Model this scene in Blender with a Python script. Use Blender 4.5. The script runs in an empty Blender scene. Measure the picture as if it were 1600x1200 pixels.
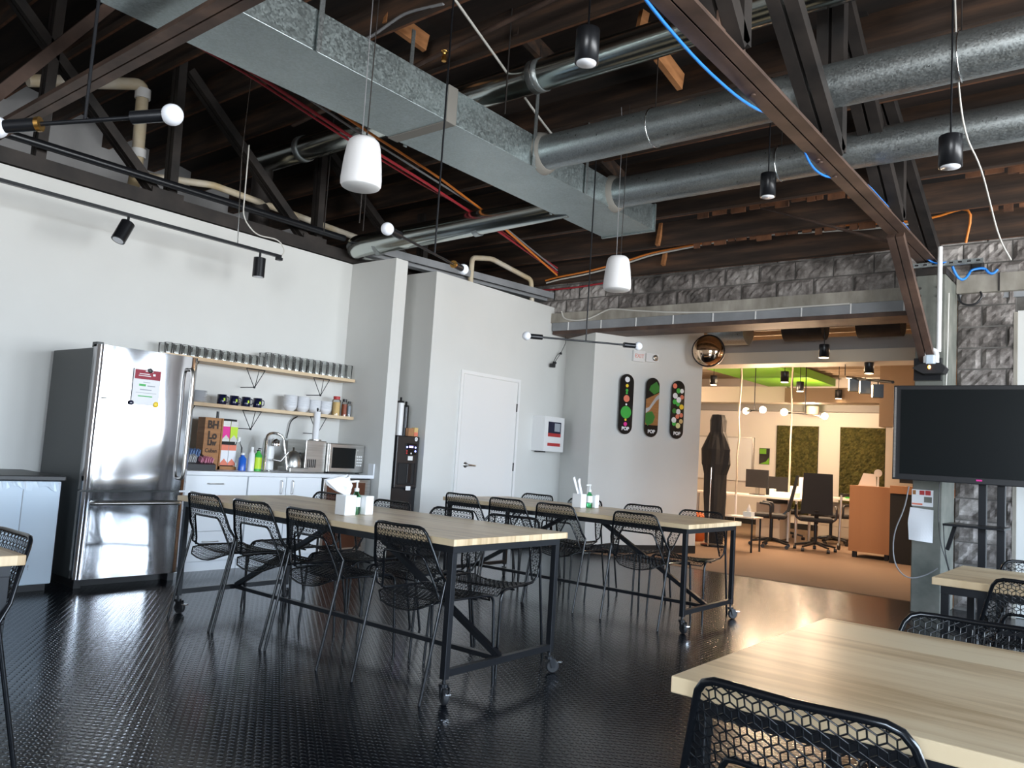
import bpy, bmesh, math, random
from mathutils import Vector, Matrix
random.seed(7)
PI = math.pi
SC = bpy.context.scene
COL = SC.collection

# ------------------------------------------------------------------ camera, world, sun, light, exposure
def look_axes(yaw, pitch, roll):
    f = Vector((math.sin(yaw)*math.cos(pitch), math.cos(yaw)*math.cos(pitch), math.sin(pitch)))
    r = f.cross(Vector((0, 0, 1))).normalized()
    u = r.cross(f)
    c, s = math.cos(roll), math.sin(roll)
    return c*r + s*u, -s*r + c*u, f
cam_d = bpy.data.cameras.new('camera')
cam = bpy.data.objects.new('camera', cam_d); COL.objects.link(cam)
_r, _u, _f = look_axes(math.radians(-39.057), math.radians(5.011), math.radians(3.681))
cam.matrix_world = Matrix(((_r.x, _u.x, -_f.x, 0), (_r.y, _u.y, -_f.y, 0), (_r.z, _u.z, -_f.z, 1.16), (0, 0, 0, 1)))
cam_d.sensor_fit = 'HORIZONTAL'; cam_d.sensor_width = 36.0
cam_d.lens = 1242.0/1600.0*36.0
cam_d.clip_start = 0.05; cam_d.clip_end = 200
SC.camera = cam

SC.view_settings.view_transform = 'Standard'
SC.view_settings.look = 'None'
SC.view_settings.gamma = 1.0
SC.view_settings.use_curve_mapping = False
SC.view_settings.exposure = 1.3

W = bpy.data.worlds.new('daylight_sky'); SC.world = W; W.use_nodes = True
_bg = W.node_tree.nodes['Background']
_tc = W.node_tree.nodes.new('ShaderNodeTexCoord'); _sp = W.node_tree.nodes.new('ShaderNodeSeparateXYZ'); _rp = W.node_tree.nodes.new('ShaderNodeValToRGB')
_mr = W.node_tree.nodes.new('ShaderNodeMapRange'); _mr.inputs['From Min'].default_value = -0.25; _mr.inputs['From Max'].default_value = 0.35
W.node_tree.links.new(_tc.outputs['Generated'], _sp.inputs[0]); W.node_tree.links.new(_sp.outputs['Z'], _mr.inputs[0]); W.node_tree.links.new(_mr.outputs[0], _rp.inputs[0])
_rp.color_ramp.elements[0].position = 0.25; _rp.color_ramp.elements[0].color = (0.84, 0.86, 0.86, 1)     # sunlit ground outside
_rp.color_ramp.elements[1].position = 0.75; _rp.color_ramp.elements[1].color = (0.66, 0.82, 1.0, 1)      # sky
W.node_tree.links.new(_rp.outputs[0], _bg.inputs[0])
SC.cycles.transparent_max_bounces = 32
_bg.inputs[1].default_value = 14.8

RX = 4.3            # window wall on the right
WINS = [(1.5, 3.2), (3.7, 4.8), (5.1, 6.4), (6.95, 8.1)]
FILL_WIN = (0.4, 3.2, 0.9, 3.0)      # window added behind the camera to brighten faces turned that way: x0, x1, z0, z1
WZ0, WZ1 = 0.75, 2.95
for y0, y1 in WINS:     # daylight portals in the window openings
    ld = bpy.data.lights.new('window_portal', 'AREA'); ld.shape = 'RECTANGLE'
    ld.size = WZ1-WZ0; ld.size_y = y1-y0
    ld.cycles.is_portal = True
    lo = bpy.data.objects.new('window_portal', ld); COL.objects.link(lo)
    lo.location = (RX+0.02, (y0+y1)/2, (WZ0+WZ1)/2); lo.rotation_euler = (0, PI/2, 0)

ld = bpy.data.lights.new('window_portal', 'AREA'); ld.shape = 'RECTANGLE'; ld.size = FILL_WIN[1]-FILL_WIN[0]; ld.size_y = FILL_WIN[3]-FILL_WIN[2]; ld.cycles.is_portal = True  # portal of the added window behind the camera
lo = bpy.data.objects.new('window_portal', ld); COL.objects.link(lo); lo.location = ((FILL_WIN[0]+FILL_WIN[1])/2, -4.0, (FILL_WIN[2]+FILL_WIN[3])/2); lo.rotation_euler = (PI/2, 0, 0)

# ------------------------------------------------------------------ materials
def mat(name, col=(0.5, 0.5, 0.5), rough=0.5, metal=0.0, **kw):
    m = bpy.data.materials.new(name); m.use_nodes = True
    b = m.node_tree.nodes['Principled BSDF']
    b.inputs['Base Color'].default_value = (*col, 1)
    b.inputs['Roughness'].default_value = rough
    b.inputs['Metallic'].default_value = metal
    for k, v in kw.items():
        b.inputs[k.replace('_', ' ')].default_value = v
    return m
def nd(m, t, **kw):
    n = m.node_tree.nodes.new(t)
    for k, v in kw.items(): setattr(n, k, v)
    return n
def lk(m, a, b): m.node_tree.links.new(a, b)
def bsdf(m): return m.node_tree.nodes['Principled BSDF']
def coords(m, scale=(1, 1, 1), rot=(0, 0, 0), src='Object'):
    tc = nd(m, 'ShaderNodeTexCoord'); mp = nd(m, 'ShaderNodeMapping')
    mp.inputs['Scale'].default_value = scale; mp.inputs['Rotation'].default_value = rot
    lk(m, tc.outputs[src], mp.inputs[0]); return mp.outputs[0]
def ramp(m, fac, stops):
    r = nd(m, 'ShaderNodeValToRGB'); e = r.color_ramp.elements
    e[0].position, e[0].color = stops[0][0], (*stops[0][1], 1)
    e[1].position, e[1].color = stops[-1][0], (*stops[-1][1], 1)
    for p, c in stops[1:-1]:
        x = e.new(p); x.color = (*c, 1)
    lk(m, fac, r.inputs[0]); return r.outputs[0]
def noise(m, vec, scale, detail=4, rough=0.55):
    n = nd(m, 'ShaderNodeTexNoise'); n.inputs['Scale'].default_value = scale
    n.inputs['Detail'].default_value = detail; n.inputs['Roughness'].default_value = rough
    lk(m, vec, n.inputs['Vector']); return n.outputs['Fac']
def bump(m, h, strength=0.3, dist=0.01):
    b = nd(m, 'ShaderNodeBump'); b.inputs['Strength'].default_value = strength; b.inputs['Distance'].default_value = dist
    lk(m, h, b.inputs['Height']); lk(m, b.outputs[0], bsdf(m).inputs['Normal'])
def mottled(name, stops, scale=3, rough=0.6, metal=0, sc=(1, 1, 1), bs=0.0, detail=5):
    m = mat(name, rough=rough, metal=metal)
    v = coords(m, sc); f = noise(m, v, scale, detail)
    lk(m, ramp(m, f, stops), bsdf(m).inputs['Base Color'])
    if bs: bump(m, f, bs, 0.01)
    return m

M = {}
M['white_wall'] = mottled('painted_drywall', [(0.3, (0.66, 0.66, 0.64)), (0.7, (0.70, 0.70, 0.68))], 1.2, 0.62)
M['office_wall'] = mat('cream_drywall', (0.76, 0.71, 0.66), 0.7)
M['black_metal'] = mat('black_powder_coat', (0.012, 0.013, 0.016), 0.32, 0.3)
M['black_tube'] = mat('black_gloss_tube', (0.008, 0.009, 0.011), 0.2, 0.2)
M['black_plastic'] = mat('black_plastic', (0.015, 0.015, 0.017), 0.4)
M['black_matte'] = mat('black_matte', (0.01, 0.01, 0.011), 0.75)
M['rubber'] = mat('black_rubber', (0.02, 0.02, 0.022), 0.6)
M['white_paint'] = mat('white_laminate', (0.78, 0.80, 0.83), 0.35)
M['white_plastic'] = mat('white_plastic', (0.80, 0.80, 0.80), 0.4)
M['white_matte'] = mat('white_matte', (0.78, 0.77, 0.76), 0.65)
M['paper'] = mat('paper', (0.80, 0.80, 0.82), 0.8)
M['chrome'] = mat('chrome', (0.75, 0.75, 0.76), 0.12, 1.0)
M['satin'] = mat('satin_nickel', (0.55, 0.53, 0.50), 0.3, 1.0)
M['fridge_side'] = mat('charcoal_enamel', (0.055, 0.06, 0.06), 0.45)
M['steel'] = mat('brushed_stainless', (0.50, 0.50, 0.52), 0.09, 1.0)
M['steel_dull'] = mottled('dull_stainless', [(0.3, (0.42, 0.41, 0.39)), (0.7, (0.55, 0.54, 0.52))], 3, 0.34, 1.0, (1, 1, 20))
M['red'] = mat('red_paint', (0.45, 0.03, 0.03), 0.5)
M['blue_cable'] = mat('blue_cable', (0.02, 0.22, 0.75), 0.45)
M['orange_cable'] = mat('orange_cable', (0.75, 0.22, 0.03), 0.5)
M['red_cable'] = mat('red_cable', (0.35, 0.02, 0.03), 0.5)
M['white_cable'] = mat('white_cable', (0.60, 0.58, 0.54), 0.5)
M['grey_cable'] = mat('grey_cable', (0.25, 0.25, 0.26), 0.5)
M['pvc'] = mottled('aged_cream_pipe', [(0.35, (0.55, 0.43, 0.25)), (0.6, (0.66, 0.60, 0.50))], 2.5, 0.45)
M['bulb'] = mat('unlit_frosted_bulb', (0.82, 0.84, 0.90), 0.15)
M['brass'] = mat('brass_ring', (0.75, 0.42, 0.12), 0.3, 1.0)
M['fire_red'] = M['red']

def m_glass(name, col=(0.99, 1.0, 1.0), rough=0.08, mixf=0.75):
    m = bpy.data.materials.new(name); m.use_nodes = True
    nt = m.node_tree; nt.nodes.clear()
    out = nt.nodes.new('ShaderNodeOutputMaterial'); mx = nt.nodes.new('ShaderNodeMixShader')
    tr = nt.nodes.new('ShaderNodeBsdfTransparent'); gl = nt.nodes.new('ShaderNodeBsdfGlossy')
    fr = nt.nodes.new('ShaderNodeFresnel'); fr.inputs[0].default_value = 1.35
    tr.inputs[0].default_value = (*col, 1); gl.inputs['Roughness'].default_value = rough
    ad = nt.nodes.new('ShaderNodeMath'); ad.operation = 'ADD'; ad.inputs[1].default_value = 0.06
    nt.links.new(fr.outputs[0], ad.inputs[0]); nt.links.new(ad.outputs[0], mx.inputs[0])
    nt.links.new(tr.outputs[0], mx.inputs[1]); nt.links.new(gl.outputs[0], mx.inputs[2]); nt.links.new(mx.outputs[0], out.inputs[0])
    return m
M['glass'] = m_glass('clear_glass')
M['green_gel'] = m_glass('clear_green_bottle', (0.35, 0.85, 0.55))
M['blue_liquid'] = mat('blue_liquid', (0.02, 0.12, 0.55), 0.2)
def m_emit(name, col, s, base=(0.8, 0.8, 0.8)):
    m = mat(name, base, 0.5)
    bsdf(m).inputs['Emission Color'].default_value = (*col, 1); bsdf(m).inputs['Emission Strength'].default_value = s
    return m
M['lamp_lit'] = m_emit('lit_lamp_face', (1.0, 0.72, 0.38), 9)
M['bulb_lit'] = m_emit('lit_globe_bulb', (1.0, 0.70, 0.34), 9)
M['led_orange'] = m_emit('orange_led', (1.0, 0.3, 0.02), 6)
M['led_blue'] = m_emit('blue_led', (0.15, 0.2, 1.0), 3)
M['led_purple'] = m_emit('violet_display', (0.35, 0.22, 1.0), 1.2)
M['screen'] = mat('dark_screen', (0.004, 0.006, 0.007), 0.3, 0.0, Specular_IOR_Level=0.25)

# black studded rubber floor
m = mat('black_studded_floor', (0.006, 0.0075, 0.011), 0.3, 0.0); M['floor'] = m
v = coords(m, (1, 1, 1), (0, 0, 0))
mp = nd(m, 'ShaderNodeMapping'); mp.inputs['Rotation'].default_value = (0, 0, PI/4); mp.inputs['Scale'].default_value = (25, 36, 30); lk(m, v, mp.inputs[0])
vo = nd(m, 'ShaderNodeTexVoronoi'); vo.voronoi_dimensions = '2D'; vo.inputs['Randomness'].default_value = 0.0; vo.inputs['Scale'].default_value = 1.0
lk(m, mp.outputs[0], vo.inputs['Vector'])
mr = nd(m, 'ShaderNodeMapRange'); mr.inputs['From Min'].default_value = 0.26; mr.inputs['From Max'].default_value = 0.42
mr.inputs['To Min'].default_value = 1; mr.inputs['To Max'].default_value = 0; lk(m, vo.outputs['Distance'], mr.inputs[0])
bump(m, mr.outputs[0], 0.5, 0.0018)
nf = noise(m, v, 1.4, 5)
rr = nd(m, 'ShaderNodeMapRange'); rr.inputs['To Min'].default_value = 0.15; rr.inputs['To Max'].default_value = 0.22; lk(m, nf, rr.inputs[0])
lk(m, rr.outputs[0], bsdf(m).inputs['Roughness'])
bsdf(m).inputs['IOR'].default_value = 1.5

M['carpet'] = mottled('tan_carpet', [(0.35, (0.17, 0.112, 0.074)), (0.65, (0.22, 0.15, 0.10))], 220, 0.95, 0, (1, 1, 1), 0.3)

# maple tops
def m_wood(name, c1, c2, c3, sc, plank=0.09, rough=0.32, rotz=0.0):
    m = mat(name, c1, rough)
    v = coords(m, (1, 1, 1), (0, 0, rotz))
    sp = nd(m, 'ShaderNodeSeparateXYZ'); lk(m, v, sp.inputs[0])
    dv = nd(m, 'ShaderNodeMath', operation='DIVIDE'); dv.inputs[1].default_value = plank; lk(m, sp.outputs['Y'], dv.inputs[0])
    fl = nd(m, 'ShaderNodeMath', operation='FLOOR'); lk(m, dv.outputs[0], fl.inputs[0])
    wn = nd(m, 'ShaderNodeTexWhiteNoise'); wn.noise_dimensions = '1D'; lk(m, fl.outputs[0], wn.inputs['W'])
    cb = nd(m, 'ShaderNodeCombineXYZ'); lk(m, sp.outputs['X'], cb.inputs[0]); lk(m, sp.outputs['Y'], cb.inputs[1])
    mu = nd(m, 'ShaderNodeMath', operation='MULTIPLY'); mu.inputs[1].default_value = 7.0; lk(m, wn.outputs['Value'], mu.inputs[0]); lk(m, mu.outputs[0], cb.inputs[2])
    mp = nd(m, 'ShaderNodeMapping'); mp.inputs['Scale'].default_value = sc; lk(m, cb.outputs[0], mp.inputs[0])
    f = noise(m, mp.outputs[0], 1.0, 6, 0.6)
    a = nd(m, 'ShaderNodeMath', operation='MULTIPLY_ADD'); a.inputs[1].default_value = 0.22; lk(m, wn.outputs['Value'], a.inputs[0]); 
    sb = nd(m, 'ShaderNodeMath', operation='SUBTRACT'); sb.inputs[1].default_value = 0.11; lk(m, f, sb.inputs[0]); lk(m, sb.outputs[0], a.inputs[2])
    lk(m, ramp(m, a.outputs[0], [(0.3, c3), (0.45, c1), (0.62, c2)]), bsdf(m).inputs['Base Color'])
    return m
M['maple'] = m_wood('maple_top', (0.64, 0.47, 0.285), (0.72, 0.56, 0.36), (0.47, 0.32, 0.175), (1.6, 16, 3), 0.11)
M['maple_y'] = m_wood('maple_shelf', (0.62, 0.45, 0.28), (0.68, 0.52, 0.34), (0.5, 0.34, 0.2), (1.6, 16, 3), 0.2, 0.5, PI/2)
M['cherry'] = m_wood('orange_wood_veneer', (0.36, 0.17, 0.075), (0.41, 0.20, 0.09), (0.30, 0.135, 0.06), (1, 5, 2), 3.0, 0.45)
M['sign_wood'] = mottled('stained_wood', [(0.3, (0.28, 0.11, 0.03)), (0.7, (0.42, 0.19, 0.06))], 3, 0.5, 0, (1, 1, 12))
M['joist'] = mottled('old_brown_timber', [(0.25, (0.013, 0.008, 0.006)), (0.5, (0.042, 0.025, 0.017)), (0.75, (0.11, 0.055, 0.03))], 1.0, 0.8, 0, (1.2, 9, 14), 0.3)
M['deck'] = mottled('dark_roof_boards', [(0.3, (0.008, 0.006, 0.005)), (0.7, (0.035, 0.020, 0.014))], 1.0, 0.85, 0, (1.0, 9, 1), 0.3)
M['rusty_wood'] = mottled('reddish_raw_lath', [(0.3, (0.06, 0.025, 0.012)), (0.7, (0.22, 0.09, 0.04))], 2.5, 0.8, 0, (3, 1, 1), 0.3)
M['fresh_wood'] = mottled('orange_blocking_timber', [(0.3, (0.30, 0.12, 0.04)), (0.7, (0.48, 0.21, 0.08))], 3, 0.7, 0, (2, 2, 8))
M['rust_steel'] = mottled('rusty_brown_steel', [(0.3, (0.045, 0.028, 0.022)), (0.55, (0.10, 0.062, 0.048)), (0.8, (0.20, 0.12, 0.085))], 3, 0.6, 0.25, (1, 1, 1), 0.15)
M['dark_steel'] = mottled('dark_truss_steel', [(0.3, (0.012, 0.011, 0.011)), (0.7, (0.045, 0.036, 0.032))], 4, 0.6, 0.3)
M['brick_dark'] = mottled('dark_painted_brick', [(0.3, (0.07, 0.06, 0.055)), (0.7, (0.13, 0.11, 0.10))], 3, 0.8)
M['concrete'] = mottled('mottled_grey_concrete', [(0.3, (0.10, 0.11, 0.095)), (0.6, (0.19, 0.19, 0.165)), (0.8, (0.30, 0.29, 0.26))], 3.5, 0.7, 0, (1, 1, 1), 0.2, 8)
M['lintel_c'] = mottled('stained_pale_concrete', [(0.3, (0.20, 0.18, 0.15)), (0.7, (0.40, 0.37, 0.32))], 4, 0.7, 0, (1.5, 1, 0.6), 0.15, 8)
M['lintel_s'] = mottled('grey_painted_steel', [(0.3, (0.20, 0.21, 0.22)), (0.7, (0.34, 0.35, 0.37))], 2, 0.5, 0.2)
M['insul'] = mottled('pale_grey_board', [(0.3, (0.40, 0.40, 0.41)), (0.7, (0.55, 0.55, 0.56))], 1.5, 0.7)
# galvanised sheet: spangle
def m_galv(name, c1, c2, rough=0.38, scale=28):
    m = mat(name, c1, rough, 0.85)
    v = coords(m)
    vo = nd(m, 'ShaderNodeTexVoronoi'); vo.inputs['Scale'].default_value = scale; lk(m, v, vo.inputs['Vector'])
    f2 = noise(m, v, 2.2, 6, 0.65)
    mx = nd(m, 'ShaderNodeMixRGB'); mx.inputs[0].default_value = 0.55
    sep = nd(m, 'ShaderNodeRGBToBW'); lk(m, vo.outputs['Color'], sep.inputs[0])
    lk(m, sep.outputs[0], mx.inputs[1]); lk(m, f2, mx.inputs[2])
    lk(m, ramp(m, mx.outputs[0], [(0.3, c1), (0.7, c2)]), bsdf(m).inputs['Base Color'])
    rr = nd(m, 'ShaderNodeMapRange'); rr.inputs['To Min'].default_value = rough-0.1; rr.inputs['To Max'].default_value = rough+0.15
    lk(m, sep.outputs[0], rr.inputs[0]); lk(m, rr.outputs[0], bsdf(m).inputs['Roughness'])
    return m
M['galv'] = m_galv('galvanised_sheet', (0.30, 0.35, 0.355), (0.45, 0.52, 0.53), 0.38, 75)
M['galv_pipe'] = m_galv('galvanised_pipe', (0.32, 0.35, 0.355), (0.46, 0.50, 0.51), 0.36, 110)
M['galv_shiny'] = mat('bright_corrugated_duct', (0.5, 0.54, 0.52), 0.2, 1.0)
M['seal'] = mat('grey_duct_sealant', (0.22, 0.21, 0.19), 0.7)
# split face block with dark grime
m = mat('split_face_block', rough=0.85); M['block'] = m
v = coords(m); f = noise(m, v, 5, 8, 0.7); f2 = noise(m, v, 0.9, 3)
mx = nd(m, 'ShaderNodeMixRGB'); mx.inputs[0].default_value = 0.42; lk(m, f, mx.inputs[1]); lk(m, f2, mx.inputs[2])
lk(m, ramp(m, mx.outputs[0], [(0.36, (0.035, 0.03, 0.028)), (0.48, (0.16, 0.14, 0.13)), (0.60, (0.40, 0.37, 0.35))]), bsdf(m).inputs['Base Color'])
bump(m, f, 0.5, 0.02)
M['mortar'] = mottled('grey_mortar', [(0.3, (0.06, 0.055, 0.05)), (0.7, (0.16, 0.15, 0.14))], 6, 0.9)
# moss
m = mat('preserved_moss', rough=0.95); M['moss'] = m
v = coords(m); f = noise(m, v, 14, 8, 0.75)
lk(m, ramp(m, f, [(0.35, (0.03, 0.032, 0.006)), (0.5, (0.09, 0.085, 0.018)), (0.68, (0.20, 0.17, 0.05))]), bsdf(m).inputs['Base Color']); bump(m, f, 1.0, 0.06)
M['green'] = mat('lime_green_panel', (0.16, 0.42, 0.015), 0.5)
M['office_ceiling'] = mottled('tan_office_deck', [(0.3, (0.26, 0.20, 0.14)), (0.7, (0.38, 0.29, 0.2))], 2, 0.8)
M['office_joist'] = mat('tan_office_joist', (0.34, 0.26, 0.18), 0.7)
M['office_beam'] = mat('cream_beam', (0.55, 0.50, 0.42), 0.6)
M['office_beam_grey'] = mat('grey_beam', (0.30, 0.29, 0.29), 0.6)
M['brown_duct'] = mat('brown_duct', (0.22, 0.15, 0.09), 0.6)
M['desk_white'] = mat('white_desk_top', (0.75, 0.70, 0.64), 0.4)
M['mirror_bronze'] = mat('bronze_mirror', (0.80, 0.58, 0.40), 0.04, 1.0)
M['mesh_black'] = mat('black_mesh_fabric', (0.02, 0.02, 0.022), 0.8)
M['navy'] = mat('navy_glaze', (0.008, 0.010, 0.035), 0.12)
M['ceramic'] = mat('white_ceramic', (0.72, 0.73, 0.76), 0.2)
M['pink'] = mat('hot_pink_card', (0.75, 0.02, 0.28), 0.5)
M['lime'] = mat('lime_card', (0.50, 0.70, 0.03), 0.5)
M['coral'] = mat('coral_card', (0.75, 0.20, 0.12), 0.5)
M['pale_pink'] = mat('pale_pink', (0.85, 0.35, 0.48), 0.6)
M['pale_blue'] = mat('pale_blue', (0.30, 0.45, 0.75), 0.6)
M['pale_yellow'] = mat('pale_yellow', (0.75, 0.70, 0.35), 0.6)
M['dark_green'] = mat('skate_green', (0.035, 0.20, 0.03), 0.35)
M['bright_green'] = mat('bright_green', (0.04, 0.40, 0.05), 0.4)
M['maroon'] = mat('maroon_card', (0.30, 0.02, 0.04), 0.6)
M['txt_dark'] = mat('dark_ink', (0.05, 0.03, 0.02), 0.7)
M['txt_white'] = mat('white_ink', (0.8, 0.8, 0.82), 0.6)
M['txt_green'] = mat('green_ink', (0.08, 0.45, 0.12), 0.6)
M['txt_grey'] = mat('grey_ink', (0.35, 0.38, 0.42), 0.6)
M['yellow'] = mat('yellow_plastic', (0.85, 0.6, 0.03), 0.4)
M['amber'] = mat('reddish_spice', (0.30, 0.06, 0.02), 0.5)
M['corn'] = mat('pale_nuts', (0.65, 0.45, 0.18), 0.6)
M['orange_box'] = mat('orange_carton', (0.75, 0.30, 0.10), 0.6)
M['brown_glass'] = mat('dark_brown_glass', (0.09, 0.035, 0.022), 0.08)
M['beige'] = mat('beige_plastic', (0.5, 0.44, 0.36), 0.5)
M['orange_fabric'] = mat('orange_fabric', (0.55, 0.13, 0.03), 0.8)
M['film'] = mat('pale_blue_film_covered_steel', (0.62, 0.72, 0.82), 0.25)
M['speaker_white'] = mat('white_speaker_shell', (0.74, 0.73, 0.74), 0.5)

# ------------------------------------------------------------------ mesh builder
ORG = {}
class MB:
    def __init__(s): s.v = []; s.f = []; s.sm = []
    def add(s, vs, fs, smooth=False):
        o = len(s.v); s.v += [Vector(p) for p in vs]
        s.f += [tuple(i+o for i in f) for f in fs]; s.sm += [smooth]*len(fs); return s
    def box(s, a, b, bev=0.0):
        x0, y0, z0 = [min(a[i], b[i]) for i in range(3)]; x1, y1, z1 = [max(a[i], b[i]) for i in range(3)]
        if bev > 0:
            bm = bmesh.new(); bmesh.ops.create_cube(bm, size=1)
            for v in bm.verts: v.co = Vector(((x0+x1)/2+v.co.x*(x1-x0), (y0+y1)/2+v.co.y*(y1-y0), (z0+z1)/2+v.co.z*(z1-z0)))
            bmesh.ops.bevel(bm, geom=bm.edges[:], offset=bev, segments=2, affect='EDGES', profile=0.5)
            bm.verts.index_update()
            s.add([v.co.copy() for v in bm.verts], [[v.index for v in f.verts] for f in bm.faces]); bm.free(); return s
        return s.add([(x0,y0,z0),(x1,y0,z0),(x1,y1,z0),(x0,y1,z0),(x0,y0,z1),(x1,y0,z1),(x1,y1,z1),(x0,y1,z1)],
              [(0,3,2,1),(4,5,6,7),(0,1,5,4),(1,2,6,5),(2,3,7,6),(3,0,4,7)])
    def bar(s, p, q, w, h, up=(0, 0, 1)):
        p, q = Vector(p), Vector(q); d = (q-p).normalized(); u = Vector(up)
        if abs(d.dot(u)) > 0.98: u = Vector((0, 1, 0))
        r = d.cross(u).normalized(); u = r.cross(d)
        vs = [c+r*a*w/2+u*b*h/2 for c in (p, q) for a, b in ((-1,-1),(1,-1),(1,1),(-1,1))]
        return s.add(vs, [(3,2,1,0),(4,5,6,7),(0,1,5,4),(1,2,6,5),(2,3,7,6),(3,0,4,7)])
    def tube(s, pts, r, n=10, closed=False, caps=True):
        pts = [Vector(p) for p in pts]; N = len(pts)
        rs = r if isinstance(r, (list, tuple)) else [r]*N
        tan = []
        for i in range(N):
            a = pts[(i-1) % N] if (closed or i > 0) else pts[i]; b = pts[(i+1) % N] if (closed or i < N-1) else pts[i]
            tan.append((b-a).normalized())
        u = Vector((0, 0, 1)) if abs(tan[0].z) < 0.9 else Vector((0, 1, 0))
        vs = []
        for i in range(N):
            t = tan[i]; u = (u-t*u.dot(t)).normalized(); w = t.cross(u)
            vs += [pts[i]+(u*math.cos(2*PI*k/n)+w*math.sin(2*PI*k/n))*rs[i] for k in range(n)]
        fs = []
        for i in range(N if closed else N-1):
            j = (i+1) % N
            fs += [(i*n+k, i*n+(k+1) % n, j*n+(k+1) % n, j*n+k) for k in range(n)]
        s.add(vs, fs, True)
        if caps and not closed:
            s.add(vs[:n], [tuple(reversed(range(n)))]); s.add(vs[-n:], [tuple(range(n))])
        return s
    def lathe(s, prof, c=(0, 0, 0), n=24, axis='z'):
        # prof: (radius, height) pairs from bottom to top
        c = Vector(c); vs = []
        for r, h in prof:
            for k in range(n):
                a = 2*PI*k/n; x, y = r*math.cos(a), r*math.sin(a)
                vs.append(c+(Vector((x, y, h)) if axis == 'z' else Vector((h, x, y)) if axis == 'x' else Vector((y, h, x))))
        fs = [(i*n+k, i*n+(k+1) % n, (i+1)*n+(k+1) % n, (i+1)*n+k) for i in range(len(prof)-1) for k in range(n)]
        s.add(vs, fs, True)
        if prof[0][0] > 1e-5: s.add(vs[:n], [tuple(reversed(range(n)))])
        if prof[-1][0] > 1e-5: s.add(vs[-n:], [tuple(range(n))])
        return s
    def ball(s, c, r, n=20, sz=1.0):
        return s.lathe([(max(1e-6, r*math.sin(PI*i/12)), -r*sz*math.cos(PI*i/12)) for i in range(13)], c, n)
    def cyl(s, c, r, h, n=20, axis='z'):
        return s.lathe([(r, 0), (r, h)], c, n, axis)
    def extr(s, poly, fn, depth):
        # poly: 2D list; fn(x, y, d) -> 3D point
        n = len(poly)
        vs = [fn(x, y, 0) for x, y in poly]+[fn(x, y, depth) for x, y in poly]
        return s.add(vs, [tuple(reversed(range(n))), tuple(range(n, 2*n))]+[(i, (i+1) % n, n+(i+1) % n, n+i) for i in range(n)])
    def xf(s, mtx):
        s.v = [mtx @ p for p in s.v]; return s
    def build(s, name, m, parent=None, world=True, org=None, label=None):
        me = bpy.data.meshes.new(name)
        off = Vector((0, 0, 0))
        if parent is not None and world: off = ORG.get(parent.name, Vector((0, 0, 0)))
        if org is not None: off = Vector(org)
        me.from_pydata([p-off for p in s.v], [], s.f)
        me.polygons.foreach_set('use_smooth', s.sm)
        me.materials.append(m); me.update()
        bm = bmesh.new(); bm.from_mesh(me); bmesh.ops.recalc_face_normals(bm, faces=bm.faces[:]); bm.to_mesh(me); bm.free()
        o = bpy.data.objects.new(name, me); COL.objects.link(o)
        if parent is not None: o.parent = parent; ORG[o.name] = off
        elif org is not None: o.location = org; ORG[o.name] = off
        if label: o['label'] = label
        return o
def box(a, b, bev=0.0): return MB().box(a, b, bev)
def tube(pts, r, n=8, **k): return MB().tube(pts, r, n, **k)

def tag(o, label, cat, group=None, kind=None):
    o['label'] = label; o['category'] = cat
    if group: o['group'] = group
    if kind: o['kind'] = kind
    return o
def thing(name, label, cat, loc=(0, 0, 0), rz=0.0, group=None):
    o = bpy.data.objects.new(name, None); COL.objects.link(o); o.empty_display_size = 0.1
    o.location = loc; o.rotation_euler = (0, 0, rz); ORG[o.name] = Vector(loc)
    return tag(o, label, cat, group)
def struct(name, mb, m, parent=None):
    o = mb.build(name, m, parent)
    if parent is None: o['kind'] = 'structure'
    return o
KIDS = {}
def dup(o, loc=None, rz=None, parent=None, label=None):
    c = o.copy(); COL.objects.link(c)
    if parent is not None: c.parent = parent
    if loc is not None: c.location = loc
    if rz is not None: c.rotation_euler = (0, 0, rz)
    if label: c['label'] = label
    for ch in list(o.children): dup(ch, parent=c)
    return c
def text(s, size, m, parent, mtx, name='lettering', ext=0.0006, align='CENTER', sx=1.0, bold=0.0):
    cu = bpy.data.curves.new('txt', 'FONT'); cu.body = s; cu.size = size; cu.offset = bold; cu.extrude = ext
    cu.align_x = align; cu.align_y = 'CENTER'; cu.resolution_u = 3
    t = bpy.data.objects.new('txt', cu); COL.objects.link(t)
    me = bpy.data.meshes.new_from_object(t.evaluated_get(bpy.context.evaluated_depsgraph_get()))
    bpy.data.objects.remove(t); bpy.data.curves.remove(cu)
    me.transform(Matrix.Diagonal((sx, 1, 1, 1))); me.transform(mtx)
    off = ORG.get(parent.name, Vector((0, 0, 0)))
    me.transform(Matrix.Translation(-off))
    me.materials.clear(); me.materials.append(m); me.name = name
    o = bpy.data.objects.new(name, me); COL.objects.link(o); o.parent = parent; ORG[o.name] = off
    return o
def face_x(p, tilt=0.0):     # text plane facing +x, reading towards +y
    return Matrix.Translation(p) @ Matrix(((0, 0, 1, 0), (1, 0, 0, 0), (0, 1, 0, 0), (0, 0, 0, 1))) @ Matrix.Rotation(tilt, 4, 'Z')
def face_ny(p):              # text plane facing -y, reading towards +x
    return Matrix.Translation(p) @ Matrix(((1, 0, 0, 0), (0, 0, -1, 0), (0, 1, 0, 0), (0, 0, 0, 1)))
def catenary(p, q, sag, n=10):
    p, q = Vector(p), Vector(q)
    return [p.lerp(q, i/n)-Vector((0, 0, sag*4*(i/n)*(1-i/n))) for i in range(n+1)]
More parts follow.
